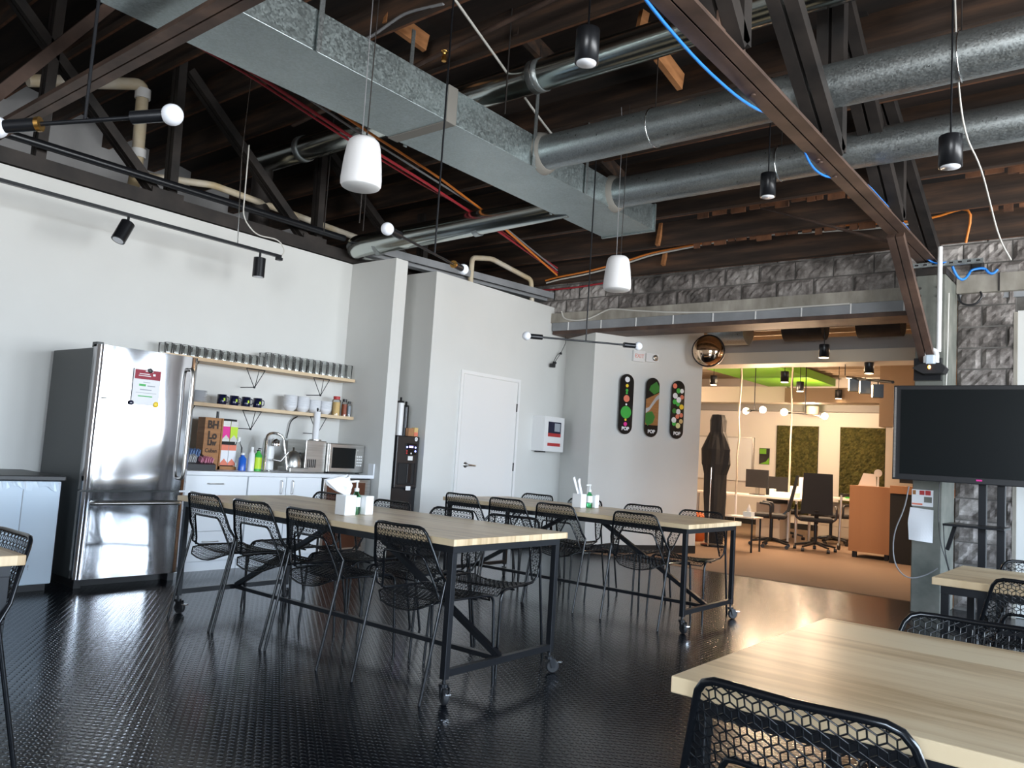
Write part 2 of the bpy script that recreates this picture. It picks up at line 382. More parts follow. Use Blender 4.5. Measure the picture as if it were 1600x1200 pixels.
def roundpath(pts, r, k=5):
    pts = [Vector(p) for p in pts]; out = [pts[0]]
    for i in range(1, len(pts)-1):
        a, b, c = pts[i-1], pts[i], pts[i+1]
        d1 = min(r, (a-b).length*0.49); d2 = min(r, (c-b).length*0.49)
        p1 = b+(a-b).normalized()*d1; p2 = b+(c-b).normalized()*d2
        for j in range(k+1):
            t = j/k; out.append(p1*(1-t)**2+b*2*t*(1-t)+p2*t*t)
    out.append(pts[-1]); return out

# ------------------------------------------------------------------ the setting
def zr(y):                   # underside of the roof joists
    t = 8.2-y
    return 3.44+0.27*t-0.012*t*t if t > 0 else 3.44+0.27*t
KX = -6.85                   # kitchen wall face
WT = 3.12                    # height of the low walls
struct('floor', box((-10, -4, -0.1), (RX, 8.46, 0)), M['floor'])
struct('floor', box((-10, 8.46, -0.1), (RX, 19, 0.004)), M['carpet'])
struct('wall_kitchen', box((KX-0.14, -4, 0), (KX, 5.53, WT)), M['white_wall'])
struct('wall_partition', box((KX-0.14, 5.53, 0), (-6.147, 5.70, WT)), M['white_wall'])
struct('wall_recess', box((KX-0.14, 5.70, 0), (KX, 6.16, WT)), M['white_wall'])
struct('wall_door', box((KX-0.14, 6.16, 0), (-6.17, 8.72, WT)), M['white_wall'])
A = Vector((-4.74, 9.9)); B = Vector((-5.481, 8.368)); D = Vector((-6.17, 8.72))
OT = (A-B).normalized(); ON = Vector((OT.y, -OT.x))
def obl(s, z, off=0.0):
    p = B+OT*s+ON*off; return Vector((p.x, p.y, z))
mb = MB(); q = A-ON*0.16
mb.extr([(A.x, A.y), (q.x, q.y), (-7.4, 9.98), (-7.4, 8.72), (D.x, D.y), (B.x, B.y)], lambda x, y, d: Vector((x, y, d)), 3.02)
struct('wall_boards', mb, M['white_wall'])
mb = MB()
mb.extr([(0, 0), (1.7018, 0), (1.7018, 0.012), (0, 0.012)], lambda x, y, d: obl(x, 0.004+d, y), 0.10)
struct('baseboard_boards', mb, M['black_matte'])
mb = MB(); e = (B-D).normalized(); n2 = Vector((e.y, -e.x)); Ld = (B-D).length
mb.extr([(0, 0), (Ld, 0), (Ld, 0.012), (0, 0.012)], lambda x, y, d: Vector((D.x+e.x*x+n2.x*y, D.y+e.y*x+n2.y*y, d)), 0.10)
struct('baseboard_corner', mb, M['black_matte'])
struct('baseboard_door', box((-6.17, 6.16, 0), (-6.158, 6.66, 0.1)).box((-6.17, 7.76, 0), (-6.158, 8.71, 0.1)), M['black_matte'])
struct('wall_far_left', box((-9.6, -4, 0), (-9.45, 9.9, 5.5)), M['insul'])
struct('wall_back', MB().box((-9.6, -4.1, 0), (FILL_WIN[0], -3.95, 5.6)).box((FILL_WIN[1], -4.1, 0), (RX+.2, -3.95, 5.6)).box((FILL_WIN[0], -4.1, 0), (FILL_WIN[1], -3.95, FILL_WIN[2])).box((FILL_WIN[0], -4.1, FILL_WIN[3]), (FILL_WIN[1], -3.95, 5.6)), M['office_wall'])
struct('window_9', MB().box((FILL_WIN[0], -4.05, FILL_WIN[2]), (FILL_WIN[1], -4.0, FILL_WIN[2]+0.04)).box((FILL_WIN[0], -4.05, FILL_WIN[3]-0.04), (FILL_WIN[1], -4.0, FILL_WIN[3])).box((1.78, -4.05, FILL_WIN[2]), (1.82, -4.0, FILL_WIN[3])), M['black_metal'])  # frame of the added, unseen fill window
# window wall
mb = MB(); ys = [-4]+[v for w in WINS for v in w]+[8.6]
mb.box((RX, -4, 0), (RX+0.25, 8.6, WZ0)); mb.box((RX, -4, WZ1), (RX+0.25, 8.6, 5.6))
for i in range(0, len(ys), 2): mb.box((RX, ys[i], WZ0), (RX+0.25, ys[i+1], WZ1))
struct('wall_right', mb, M['brick_dark'])
for i, (y0, y1) in enumerate(WINS):
    mb = MB()
    for a in (y0, (y0+y1)/2-0.02, y1-0.04): mb.box((RX+0.10, a, WZ0), (RX+0.15, a+0.04, WZ1))
    for a in (WZ0, WZ0+1.5, WZ1-0.04): mb.box((RX+0.10, y0, a), (RX+0.15, y1, a+0.04))
    struct('window_%d' % (i+1), mb, M['black_metal'])

# split-face block wall built block by block as one wall surface
def rock_wall(x0, x1, z0, z1, y, bw=0.40, bh=0.20, g=0.02):
    rnd = random.Random(3); mb = MB(); row = 0; z = z0
    while z < z1-0.01:
        x = x0-(bw/2 if row % 2 else 0)
        while x < x1-0.01:
            a, b = max(x, x0)+0.006, min(x+bw, x1)-0.006; c, d = z+0.006, min(z+bh, z1)-0.006
            if b-a > 0.03 and d-c > 0.03:
                nx = max(3, int((b-a)/0.035)); nz = max(3, int((d-c)/0.035)); vs = []
                tilt = rnd.uniform(-0.012, 0.012)
                for j in range(nz+1):
                    for i in range(nx+1):
                        e = min(i, nx-i, j, nz-j)
                        h = 0 if e == 0 else 0.012+rnd.uniform(0, 0.026)+tilt*(i/nx-0.5)
                        vs.append((a+(b-a)*i/nx, y-h-0.004, c+(d-c)*j/nz))
                fs = [(j*(nx+1)+i, j*(nx+1)+i+1, (j+1)*(nx+1)+i+1, (j+1)*(nx+1)+i) for j in range(nz) for i in range(nx)]
                mb.add(vs, fs)
                k = len(vs)
            x += bw
        z += bh; row += 1
    return mb
w = struct('wall_block', box((-9.6, 8.42, 3.0), (RX, 8.78, 4.2)), M['mortar'])
rock_wall(-7.2, 0.6, 3.02, 3.66, 8.42).build('block_face', M['block'], w)
w = struct('wall_pilaster', box((-1.44, 8.42, 0), (-0.97, 8.78, 3.0)), M['mortar'])
rock_wall(-1.44, -0.97, 0.02, 2.98, 8.42, 0.40, 0.20).build('block_face', M['block'], w)
struct('trim_pilaster', box((-0.985, 8.405, 0), (-0.955, 8.43, 2.74)), M['lintel_c'])
struct('wall_block_right', box((-0.97, 8.45, 2.76), (RX, 8.78, 3.0)), M['mortar'])
struct('wall_white_right', box((-0.96, 8.46, 0), (1.3, 8.60, 2.76)), M['white_wall'])
struct('wall_brick_right', box((1.3, 8.46, 0), (RX, 8.60, 2.76)), M['brick_dark'])
struct('wall_opening_left', box((-9.6, 8.80, 0), (-7.0, 8.98, 3.1)), M['white_wall'])

# lintel over the opening: pale band, steel band, rusty soffit
t = thing('lintel_beam', 'long grey lintel beam above the opening to the office', 'beam', (-4, 8.35, 2.8))
box((-6.2, 8.33, 2.905), (-1.68, 8.78, 3.03)).build('concrete_band', M['lintel_c'], t)
box((-6.15, 8.345, 2.80), (-1.68, 8.78, 2.905)).build('steel_band', M['lintel_s'], t)
mb = MB()
for i in range(9): mb.box((-5.9+i*0.5, 8.338, 2.80), (-5.888+i*0.5, 8.346, 2.905))
mb.build('seam', M['white_matte'], t)
box((-6.15, 8.36, 2.755), (-1.68, 8.78, 2.80)).build('soffit', M['rust_steel'], t, label='rusty reddish soffit strip')
t = thing('lintel_beam', 'grey lintel beam to the right of the concrete column', 'beam', (0, 8.35, 2.8))
mb = box((-1.44, 8.33, 2.93), (RX, 8.44, 3.10)); mb.build('concrete_band', M['lintel_c'], t)
mb = MB()
for x in (-1.1, -0.8, -0.4, 0.1): mb.box((x, 8.322, 2.93), (x+0.012, 8.331, 3.10))
mb.build('seam', M['dark_steel'], t)
box((-1.44, 8.40, 2.88), (RX, 8.45, 2.93)).build('steel_band', M['lintel_s'], t)

# concrete column
t = thing('concrete_column', 'square mottled concrete column beside the black television', 'column', (-1.56, 8.0, 0))
box((-1.685, 7.86, 0), (-1.445, 8.42, 3.02), 0.008).build('shaft', M['concrete'], t)
box((-1.69, 7.85, 3.02), (-1.44, 8.2, 3.08)).build('cap_plate', M['dark_steel'], t)
for px, pz in ((-1.65, 2.9), (-1.65, 2.83), (-1.5, 2.9), (-1.5, 2.82), (-1.64, 2.77), (-1.48, 2.76)):
    MB().cyl((px, 7.846, pz), 0.012, 0.016, 8, 'y').build('bolt', M['chrome'], t)

# roof: deck and joists
xs0, xs1 = -9.6, RX+0.2
mb = MB(); ysr = [8.8-0.5*i for i in range(27)]
vs = []; fs = []
for i, y in enumerate(ysr):
    z = zr(y)+0.25
    vs += [(xs0, y, z), (xs1, y, z), (xs1, y, z+0.1), (xs0, y, z+0.1)]
for i in range(len(ysr)-1):
    a = i*4; b = a+4
    fs += [(a, a+1, b+1, b), (a+3, b+3, b+2, a+2), (a, b, b+3, a+3), (a+1, a+2, b+2, b+1)]
mb.add(vs, fs)
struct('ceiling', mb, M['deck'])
first = None
for k in range(22):
    y = 8.28-0.55*k; z = zr(y)
    if first is None:
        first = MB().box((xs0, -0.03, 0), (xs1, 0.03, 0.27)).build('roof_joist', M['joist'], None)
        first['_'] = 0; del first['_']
        MB().box((xs0, 0.031, 0.0), (xs1, 0.055, 0.035)).build('light_edge_lath', M['rusty_wood'], first, False)  # raw lath edge; its lighter colour also stands in for edges catching light
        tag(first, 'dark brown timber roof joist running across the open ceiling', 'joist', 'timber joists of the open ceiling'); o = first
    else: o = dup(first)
    o.location = (0, y, z)
# sheathing board ends, ragged, between joists near the block wall
struct('trim_wall_plate', box((-7.0, 8.36, 3.66), (1.5, 8.44, 3.72)), M['joist'])
def blocking(x, y0, y1, z, m='fresh_wood', w=0.045, h=0.14, lab=None, dz=0.0):
    mb = MB().bar((x, y0, zr(y0)+z), (x+dz, y1, zr(y1)+z), w, h)
    return tag(mb.build('bridging_board', M[m], None, org=(x, (y0+y1)/2, zr((y0+y1)/2)+z)), lab, 'board')
blocking(-4.62, 3.85, 4.25, 0.10, lab='orange timber bridging board near the tall left end of the big duct', dz=0.05)
blocking(-2.88, 4.74, 4.80, 0.12, lab='orange timber bridging board just above the shiny corrugated duct', dz=0.02)
blocking(-2.90, 5.06, 5.45, 0.08, lab='orange timber bridging board between shiny duct and upper round duct')
blocking(-3.75, 4.4, 4.85, 0.10, 'joist', lab='dark brown bridging board in front of the white conduit')
blocking(-4.26, 7.655, 7.70, 0.11, 'fresh_wood', 0.04, 0.27, lab='upper thin orange bridging board past the big duct end')
blocking(-4.48, 8.205, 8.25, 0.175, 'fresh_wood', 0.04, 0.26, lab='lower thin orange bridging board over the block wall')
rnd = random.Random(21); mb = MB()
for yj, xa, xb in ((7.73, -3.9, -2.0), (7.73, -1.1, 0.3), (7.18, -3.6, -1.9), (7.18, -1.2, 0.2), (6.63, -1.2, 0.6)):
    x = xa
    while x < xb:
        w = rnd.uniform(0.05, 0.15); h = rnd.uniform(0.015, 0.06); zj = zr(yj)
        mb.box((x, yj+0.065, zj-h), (x+w, yj+0.09, zj+0.2)); x += w+rnd.uniform(0.0, 0.05)
tag(mb.build('broken_lath', M['rusty_wood'], None, org=(-2.5, 7.5, 3.6)), 'ragged rows of broken reddish lath ends behind the roof joists', 'lath', None, 'stuff')
blocking(-4.05, 6.1, 6.5, 0.05, 'joist', lab='dark brown bridging board between the two round ducts')

# ------------------------------------------------------------------ trusses
def web(parent, x, a, b, m, w=0.05, gap=0.025, d=0.075):
    mb = MB()
    for s in (-1, 1): mb.bar((x+s*(gap/2+w/2), a[0], a[1]), (x+s*(gap/2+w/2), b[0], b[1]), w, d, (0, -1, 0) if abs(a[1]-b[1]) > abs(a[0]-b[0]) else (0, 0, 1))
    return mb.build('web_member', M[m], parent)
t = thing('roof_truss', 'rusty brown steel roof truss crossing below the two round ducts', 'truss', (-1.6, 3, 3.1))
mb = MB()
for s in (-1, 1):
    mb.bar((-1.6+s*0.043, -3.9, 3.145), (-1.6+s*0.043, 8.3, 3.145), 0.076, 0.014)
    mb.bar((-1.6+s*0.012, -3.9, 3.19), (-1.6+s*0.012, 8.3, 3.19), 0.014, 0.10)
mb.build('bottom_chord', M['rust_steel'], t)
for yb in (5.05, 6.63, 3.5, 2.0, 0.4): box((-1.606, yb-0.16, 3.16), (-1.594, yb+0.16, 3.32)).build('gusset_plate', M['rust_steel'], t)
for y, z in ((4.95, 3.07), (5.0, 3.07), (5.3, 3.07), (2.6, 3.07), (3.9, 3.07)):
    MB().cyl((-1.645, y, z+0.06), 0.014, 0.010, 8).build('rivet', M['rust_steel'], t)
for a, b in (((5.05, 3.2), (3.5, 4.25)), ((5.05, 3.2), (5.0, 4.35)), ((6.63, 3.2), (5.02, 4.35)), ((6.63, 3.2), (6.6, 3.95)),
             ((8.1, 3.2), (5.1, 4.55)), ((3.5, 3.2), (2.0, 4.6)), ((3.5, 3.2), (3.45, 4.5)), ((1.9, 3.2), (0.2, 4.7))):
    web(t, -1.6, a, b, 'dark_steel', 0.075, 0.02, 0.09)
t2 = thing('knee_brace', 'brown double steel knee brace running down to the concrete column', 'brace', (-1.6, 7.8, 2.2))
mb = MB()
for s in (-1, 1): mb.bar((-1.6+s*0.034, 6.72, 3.10), (-1.57+s*0.034, 7.86, 2.20), 0.056, 0.05)
mb.build('brace_bars', M['rust_steel'], t2)
box((-1.68, 7.80, 2.05), (-1.46, 7.862, 2.25)).build('foot_bracket', M['black_metal'], t2)
t = thing('roof_truss', 'black steel roof truss standing along the top of the kitchen wall', 'truss', (-6.9, 2, 3.15))
mb = MB()
for s in (-1, 1): mb.bar((-6.92+s*0.05, -3.9, 3.19), (-6.92+s*0.05, 8.3, 3.19), 0.08, 0.12)
mb.build('bottom_chord', M['dark_steel'], t)
for a, b in (((3.38, 3.2), (1.9, 4.6)), ((3.45, 3.2), (3.42, 4.6)), ((5.0, 3.2), (3.5, 4.48)), ((5.07, 3.2), (5.05, 4.3)),
             ((6.6, 3.2), (5.15, 4.25)), ((6.65, 3.2), (6.6, 4.0)), ((2.35, 3.2), (2.37, 4.7)), ((0.6, 3.2), (2.2, 4.7))):
    web(t, -6.92, a, b, 'dark_steel', 0.05, 0.02, 0.075)
for yb in (3.42, 5.03, 6.6): box((-6.85, yb-0.17, 3.16), (-6.842, yb+0.12, 3.30)).build('gusset_plate', M['dark_steel'], t)
t = thing('tie_beam', 'brown double steel tie beam crossing under the big duct at left', 'beam', (-4.2, 2.03, 3.3))
mb = MB()
for s in (-1, 1): mb.bar((-6.85, 1.99+s*0.036, 3.30), (-1.55, 1.99+s*0.036, 3.30), 0.062, 0.014).bar((-6.85, 1.99+s*0.012, 3.34), (-1.55, 1.99+s*0.012, 3.34), 0.012, 0.08)
mb.build('tie_channels', M['rust_steel'], t)
t = thing('roof_strut', 'dark steel strut rising above the barbell light at top left', 'strut', (-6.4, 2.0, 3.3))
mb = MB()
for s in (-1, 1): mb.bar((-6.4+s*0.04, 1.55, 2.75 if False else 3.0), (-6.4+s*0.04, 2.7, 4.7), 0.055, 0.08)
mb.build('strut_bars', M['rust_steel'], t)
tag(tube([(-3.6, 7.5, 4.0), (-1.7, 7.55, 3.22)], 0.014).build('tie_rod', M['rust_steel'], None, org=(-2.6, 7.5, 3.6)), 'thin brown tie rod slanting from roof joists to the right truss', 'rod')

# ------------------------------------------------------------------ ducts
t = thing('rectangular_duct', 'large galvanised rectangular duct hanging across the ceiling', 'duct', (-4.13, 3, 3.45))
dx0, dx1, dz0, dz1, dy0, dy1 = -4.43, -3.84, 3.45, 3.705, -1.6, 6.80
box((dx0, dy0, dz0), (dx1, dy1, dz1), 0.004).build('duct_body', M['galv'], t)
for y in (3.86, 1.6):
    box((dx0-0.008, y-0.05, dz0-0.008), (dx1+0.008, y+0.05, dz1+0.008), 0.006).build('sealed_joint', M['seal'], t)
box((dx0-0.012, dy1-0.02, dz0-0.012), (dx1+0.012, dy1+0.012, dz1+0.012)).build('end_flange', M['galv'], t)
for x, y, zt in ((-3.82, 2.70, 4.6), (-3.82, 4.80, 4.4), (-3.82, 5.55, 4.2), (-4.45, 4.0, 4.5), (-4.45, 5.9, 4.1)):
    box((x-0.004, y-0.017, dz0-0.005), (x+0.004, y+0.017, zr(y)+0.02)).build('hanger_strap', M['galv_pipe'], t)
def ring(c, r, w, n=28, tk=0.008):
    return MB().lathe([(r, -w/2), (r+tk, -w/2), (r+tk, w/2), (r, w/2)], c, n, 'x')
def round_duct(label, y, z, x0, x1, r, m, rings, name='round_duct', seg=None, collar=None):
    t = thing(name, label, 'duct', ((x0+x1)/2, y, z))
    prof = [(r, x0), (r, x1)]
    if seg:
        prof = []; x = x0
        while x < x1: prof += [(r, x), (r, x+seg*0.55), (r-0.004, x+seg*0.62), (r-0.004, x+seg*0.95)]; x += seg
    MB().lathe(prof, (0, y, z), 32, 'x').build('duct_tube', M[m], t)
    if collar is not None:
        MB().lathe([(r+0.035, collar-0.015), (r+0.022, collar+0.03), (r+0.004, collar+0.045)], (0, y, z), 32, 'x').build('collar', M['seal'], t)
    for x in rings:
        ring((x, y, z), r, 0.006).build('support_wire', M['chrome'], t)
        tube([(x, y, z+r), (x, y, zr(y)+0.05)], 0.004, 6).build('hanger_rod', M['dark_steel'], t)
    return t
round_duct('upper of the two galvanised round ducts leaving the big duct', 4.95, 3.600, -3.84, 2.6, 0.138, 'galv_pipe', (-2.83, -0.85, 1.0), collar=-3.84)
round_duct('lower of the two galvanised round ducts nearest the big duct end', 6.05, 3.595, -3.84, 2.6, 0.136, 'galv_pipe', (-2.3, -0.55, 1.0), collar=-3.84)
t = round_duct('shiny corrugated round duct running high above the big duct', 4.6, 4.06, -7.25, -1.0, 0.120, 'galv_shiny', (-3.66, -5.0))
ring((-3.66, 4.6, 4.06), 0.121, 0.10, 28, 0.006).build('clamp_band', M['galv_pipe'], t)
ring((-6.6, 4.6, 4.06), 0.121, 0.07, 28, 0.01).build('clamp_band', M['galv_pipe'], t)
MB().lathe([(0.105, 3.18), (0.105, 4.05)], (-7.32, 4.62, 0), 24).build('drop_pipe', M['dark_steel'], t, label='dark vertical pipe dropping behind the wall')
t = thing('round_duct', 'shiny galvanised round duct with a left elbow beside the partition top', 'duct', (-5.5, 5.8, 3.5))
mb = MB(); path = roundpath([(-6.80, 5.80, 3.33), (-6.72, 5.38, 3.255), (-5.6, 5.70, 3.40), (-4.35, 6.02, 3.56)], 0.2, 6)
mb.tube(path, 0.12, 28); mb.build('duct_tube', M['galv_shiny'], t)
for p, q in (((-6.42, 5.478, 3.285), (-6.38, 5.49, 3.292)), ((-5.32, 5.786, 3.434), (-5.26, 5.80, 3.441))):
    tube([p, q], 0.126, 28).build('clamp_band', M['galv_pipe'], t)
t = thing('support_channel', 'grey steel channel lying over the partition and closet wall tops', 'beam', (-6.3, 6.5, 3.2))
mb = MB().bar((-6.6, 5.4, 3.20), (-6.28, 8.3, 3.22), 0.12, 0.05).bar((-6.45, 5.4, 3.24), (-6.13, 8.3, 3.26), 0.02, 0.08)
mb.build('channel_bar', M['lintel_s'], t)

# ------------------------------------------------------------------ pipes and cables
def pipe(label, pts, r, m, name='pipe', rad=0.06, cat='pipe', joints=()):
    t = thing(name, label, cat, pts[0])
    tube(roundpath(pts, rad), r, 12).build('pipe_run', M[m], t)
    for a, b in joints: tube([a, b], r*1.25, 14).build('coupling', M['white_plastic'], t)
    return t
pipe('thick cream vent pipe standing high at upper left over the kitchen wall', [(-7.35, 2.35, 4.02), (-7.3, 3.28, 4.36), (-7.3, 3.30, 3.55), (-7.3, 3.27, 3.1)], 0.055, 'pvc', 'vent_pipe', 0.09,
     joints=[((-7.3, 3.296, 3.74), (-7.3, 3.30, 3.66)), ((-7.3, 3.283, 4.31), (-7.3, 3.285, 4.22))])
pipe('long cream pipe running above the kitchen wall towards the left elbow duct', [(-7.25, 3.24, 3.48), (-7.25, 4.03, 3.62), (-7.25, 5.9, 3.56)], 0.035, 'pvc', 'drain_pipe')
pipe('cream bent pipe rising from the top of the closet wall', [(-6.3, 6.86, 3.118), (-6.3, 6.86, 3.45), (-6.3, 7.21, 3.52), (-6.3, 8.02, 3.43), (-6.3, 8.07, 3.118)], 0.032, 'pvc', 'water_pipe', 0.06)
pipe('black iron pipe lying just above the kitchen wall top', [(-6.74, -3, 3.30), (-6.74, 5.3, 3.34)], 0.035, 'black_metal', 'iron_pipe')
def cable(label, pts, r, m, name='cable', n=6):
    return tag(tube(roundpath(pts, 0.2, 4), r, n).build(name, M[m], None, org=pts[0]), label, 'cable')
cable('bright blue network cable looped along the rusty truss', [(-1.62, 2.2, 3.17), (-1.70, 2.9, 3.135), (-1.705, 3.4, 3.10), (-1.705, 3.9, 3.115), (-1.68, 4.25, 3.16), (-1.60, 4.45, 3.26), (-1.66, 4.68, 3.165), (-1.70, 4.95, 3.12), (-1.70, 5.2, 3.12), (-1.66, 5.42, 3.165), (-1.60, 5.8, 3.26), (-1.60, 7.2, 3.26), (-1.62, 7.6, 3.22), (-1.58, 7.78, 3.14), (-1.50, 7.80, 3.10), (-1.42, 7.82, 3.12)], 0.008, 'blue_cable')
cable('blue cable bundle drooping to the right of the column top', catenary((-1.42, 8.0, 3.12), (-1.30, 8.2, 3.12), 0.11, 8)+catenary((-1.2, 8.25, 3.14), (-1.1, 8.28, 3.12), 0.05, 4), 0.012, 'blue_cable')
for k, (mm, lab, dx, dz, r) in enumerate((('orange_cable', 'orange cable running along the left side of the big duct', 0, 0.02, 0.012), ('red_cable', 'red cable running beside the orange cable left of the big duct', -0.12, -0.03, 0.014),
        ('grey_cable', 'pale grey cable between red and orange cables left of the duct', -0.05, 0.0, 0.010), ('red_cable', 'second thin red cable curving towards the closet wall', -0.2, -0.02, 0.010))):
    pts = [(-4.62+dx, -1.0, 3.78+dz), (-4.66+dx, 1.9, 3.75+dz), (-4.75+dx, 2.9, 3.72+dz), (-4.85+dx, 3.9, 3.62+dz), (-5.0+dx, 4.9, 3.58+dz), (-5.3+dx, 6.0, 3.56+dz+0.03*k), (-5.8, 7.9, 3.42+0.03*k)]
    cable(lab, pts, r, mm)
cable('orange cable sagging across the block wall to the right truss', [(-6.2, 8.2, 3.45)]+catenary((-6.0, 8.2, 3.48), (-4.6, 8.1, 3.62), 0.03, 5)+[(-3.0, 8.0, 3.68), (-2.0, 8.0, 3.60), (-1.6, 8.0, 3.58), (-1.25, 8.0, 3.68), (-1.33, 8.1, 3.35)], 0.012, 'orange_cable')
cable('white cable sagging beside the orange one over the block wall', [(-6.2, 8.22, 3.42)]+catenary((-6.0, 8.22, 3.45), (-4.6, 8.12, 3.60), 0.03, 5)+[(-3.4, 8.05, 3.66), (-2.0, 8.02, 3.56), (-1.7, 8.0, 3.57)], 0.011, 'white_cable')
cable('red cable line low across the left part of the block wall', catenary((-6.9, 8.3, 3.40), (-5.2, 8.36, 3.40), 0.05, 8), 0.012, 'red_cable')
cable('white cable bundle hanging at far right from the ceiling', [(-0.82, 6.3, 4.0), (-0.80, 6.3, 3.6), (-0.86, 6.6, 3.3), (-0.80, 6.9, 2.98), (-0.86, 7.2, 3.02)] if False else [(-0.95, 5.3, 4.2), (-0.93, 5.3, 3.66), (-0.92, 5.5, 3.35), (-0.90, 6.0, 3.3), (-0.87, 6.6, 2.95), (-0.83, 6.9, 2.86)], 0.006, 'white_cable')
cable('white conduit strap slanting across the joists behind the hanging duct straps', [(-3.72, 3.6, 4.28), (-4.05, 5.2, 3.98), (-4.1, 5.6, 3.9)], 0.010, 'white_cable', 'conduit')
cable('white cable lying along the lintel left part', [(-6.0, 8.32, 3.05), (-5.95, 8.32, 2.93), (-5.6, 8.31, 2.90), (-5.3, 8.32, 3.03)]+catenary((-5.2, 8.32, 3.03), (-3.0, 8.32, 2.90), 0.05, 6)+[(-2.4, 8.32, 2.90)], 0.010, 'white_cable')
cable('thin grey cable sloping under the shiny duct over the joists', [(-5.4, 3.82, 4.40), (-4.86, 3.86, 4.34), (-4.5, 3.84, 4.40), (-4.36, 3.84, 4.42), (-4.0, 3.86, 4.38)], 0.012, 'grey_cable')
cable('armoured conduit running along a joist at upper right', [(-1.1, 5.1, 4.14), (-0.75, 5.15, 4.18), (-0.4, 5.15, 4.1), (0.3, 5.2, 4.1)], 0.014, 'grey_cable', 'conduit')
cable('dark iron sprinkler pipe crossing the joists at top centre', [(-6.5, 4.38, 4.2), (-2.0, 4.0, 4.3)], 0.02, 'rust_steel', 'sprinkler_pipe')
t = tag(MB().lathe([(0.02, 0), (0.022, 0.03), (0.014, 0.035), (0.014, 0.07), (0.03, 0.075), (0.03, 0.08)], (-4.25, 4.15, 4.14), 10).build('sprinkler', M['brass'], None, org=(-4.25, 4.15, 4.14)), 'small brassy sprinkler fitting under the dark iron pipe', 'sprinkler')

# ------------------------------------------------------------------ hanging lights and speakers
def barbell(label, p, q, rod_at, top, br, lit=False, ringm=None):
    p, q = Vector(p), Vector(q); d = (q-p).normalized(); c = p.lerp(q, rod_at)
    t = thing('barbell_light', label, 'pendant light', c)
    tube([p+d*br, q-d*br], 0.008).build('crossbar', M['black_metal'], t)
    tube([c, (c.x, c.y, top)], 0.006 if not lit else 0.008).build('hanging_rod', M['black_metal'], t)
    for e, s in ((p, 1), (q, -1)):
        tube([e+d*s*br*0.75, e+d*s*(br*0.75+0.11)], 0.022, 14).build('lamp_socket', M['black_metal'], t)
        if ringm and s == ringm: tube([e+d*s*(br*0.75+0.105), e+d*s*(br*0.75+0.12)], 0.025, 14).build('socket_ring', M['brass'], t)
        MB().ball(e, br, 18).build('bulb', M['bulb_lit' if lit else 'bulb'], t)
    return t
barbell('black barbell light with two globe bulbs at the left edge', (-3.05, 0.90, 2.15), (-2.61, 1.28, 2.24), 0.50, zr(1.1), 0.037, ringm=1)
barbell('black barbell light slanting in front of the partition top', (-3.34, 2.92, 2.37), (-3.60, 3.84, 2.37), 0.58, zr(3.5), 0.037, ringm=-1)
barbell('black barbell light hanging in front of the three skateboards', (-4.04, 5.13, 2.14), (-3.48, 5.99, 2.16), 0.52, zr(5.6), 0.037)
def pendant_speaker(label, x, y, z, s=1.0):
    t = thing('pendant_speaker', label, 'speaker', (x, y, z))
    pr = [(0.096, 0.0), (0.104, 0.012), (0.105, 0.04), (0.101, 0.09), (0.095, 0.15), (0.086, 0.21), (0.078, 0.238), (0.062, 0.253), (0.03, 0.260), (0.0005, 0.261)]
    MB().lathe([(a*s, b*s) for a, b in pr], (x, y, z), 32).build('shell', M['speaker_white'], t)
    MB().lathe([(0.0005, -0.004*s), (0.09*s, -0.004*s), (0.098*s, 0.001)], (x, y, z), 32).build('grille', M['white_plastic'], t)
    tube([(x+0.02, y, z+0.262*s), (x+0.03, y, zr(y))], 0.003).build('suspension_wire', M['dark_steel'], t)
    tube([(x-0.02, y, z+0.262*s)]+[(x-0.03, y, zr(y)-0.2), (x-0.05, y, zr(y))], 0.0025).build('speaker_cable', M['grey_cable'], t)
pendant_speaker('large white pendant speaker hanging near the shiny duct at left', -3.16, 2.56, 2.47)
pendant_speaker('smaller-looking white pendant speaker hanging before the block wall', -3.39, 5.45, 2.54, 1.08)
def downlight(label, p, r, h, top, lit=False):
    x, y, z = p
    t = thing('cylinder_pendant_light', label, 'pendant light', (x, y, z))
    MB().lathe([(r*0.93, 0.0), (r, 0.0), (r, h), (r*0.98, h+0.004), (0.0005, h+0.004)], (x, y, z), 24).build('can', M['black_metal'], t)
    MB().lathe([(0.0005, -0.003), (r*0.84, -0.003), (r*0.84, 0.002)], (x, y, z), 24).build('lens', M['lamp_lit' if lit else 'bulb'], t)
    tube([(x, y, z+h), (x, y, top)], 0.005).build('stem', M['black_metal'], t)
    return t
downlight('black cylinder pendant light at top centre before the shiny duct', (-2.09, 2.98, 3.03), 0.057, 0.16, zr(3))
downlight('black cylinder pendant light under the lower round duct', (-2.2, 5.55, 3.16), 0.056, 0.17, zr(5.5))
downlight('black cylinder pendant light at far right below the ducts', (-0.86, 4.75, 2.88), 0.060, 0.17, zr(4.7))

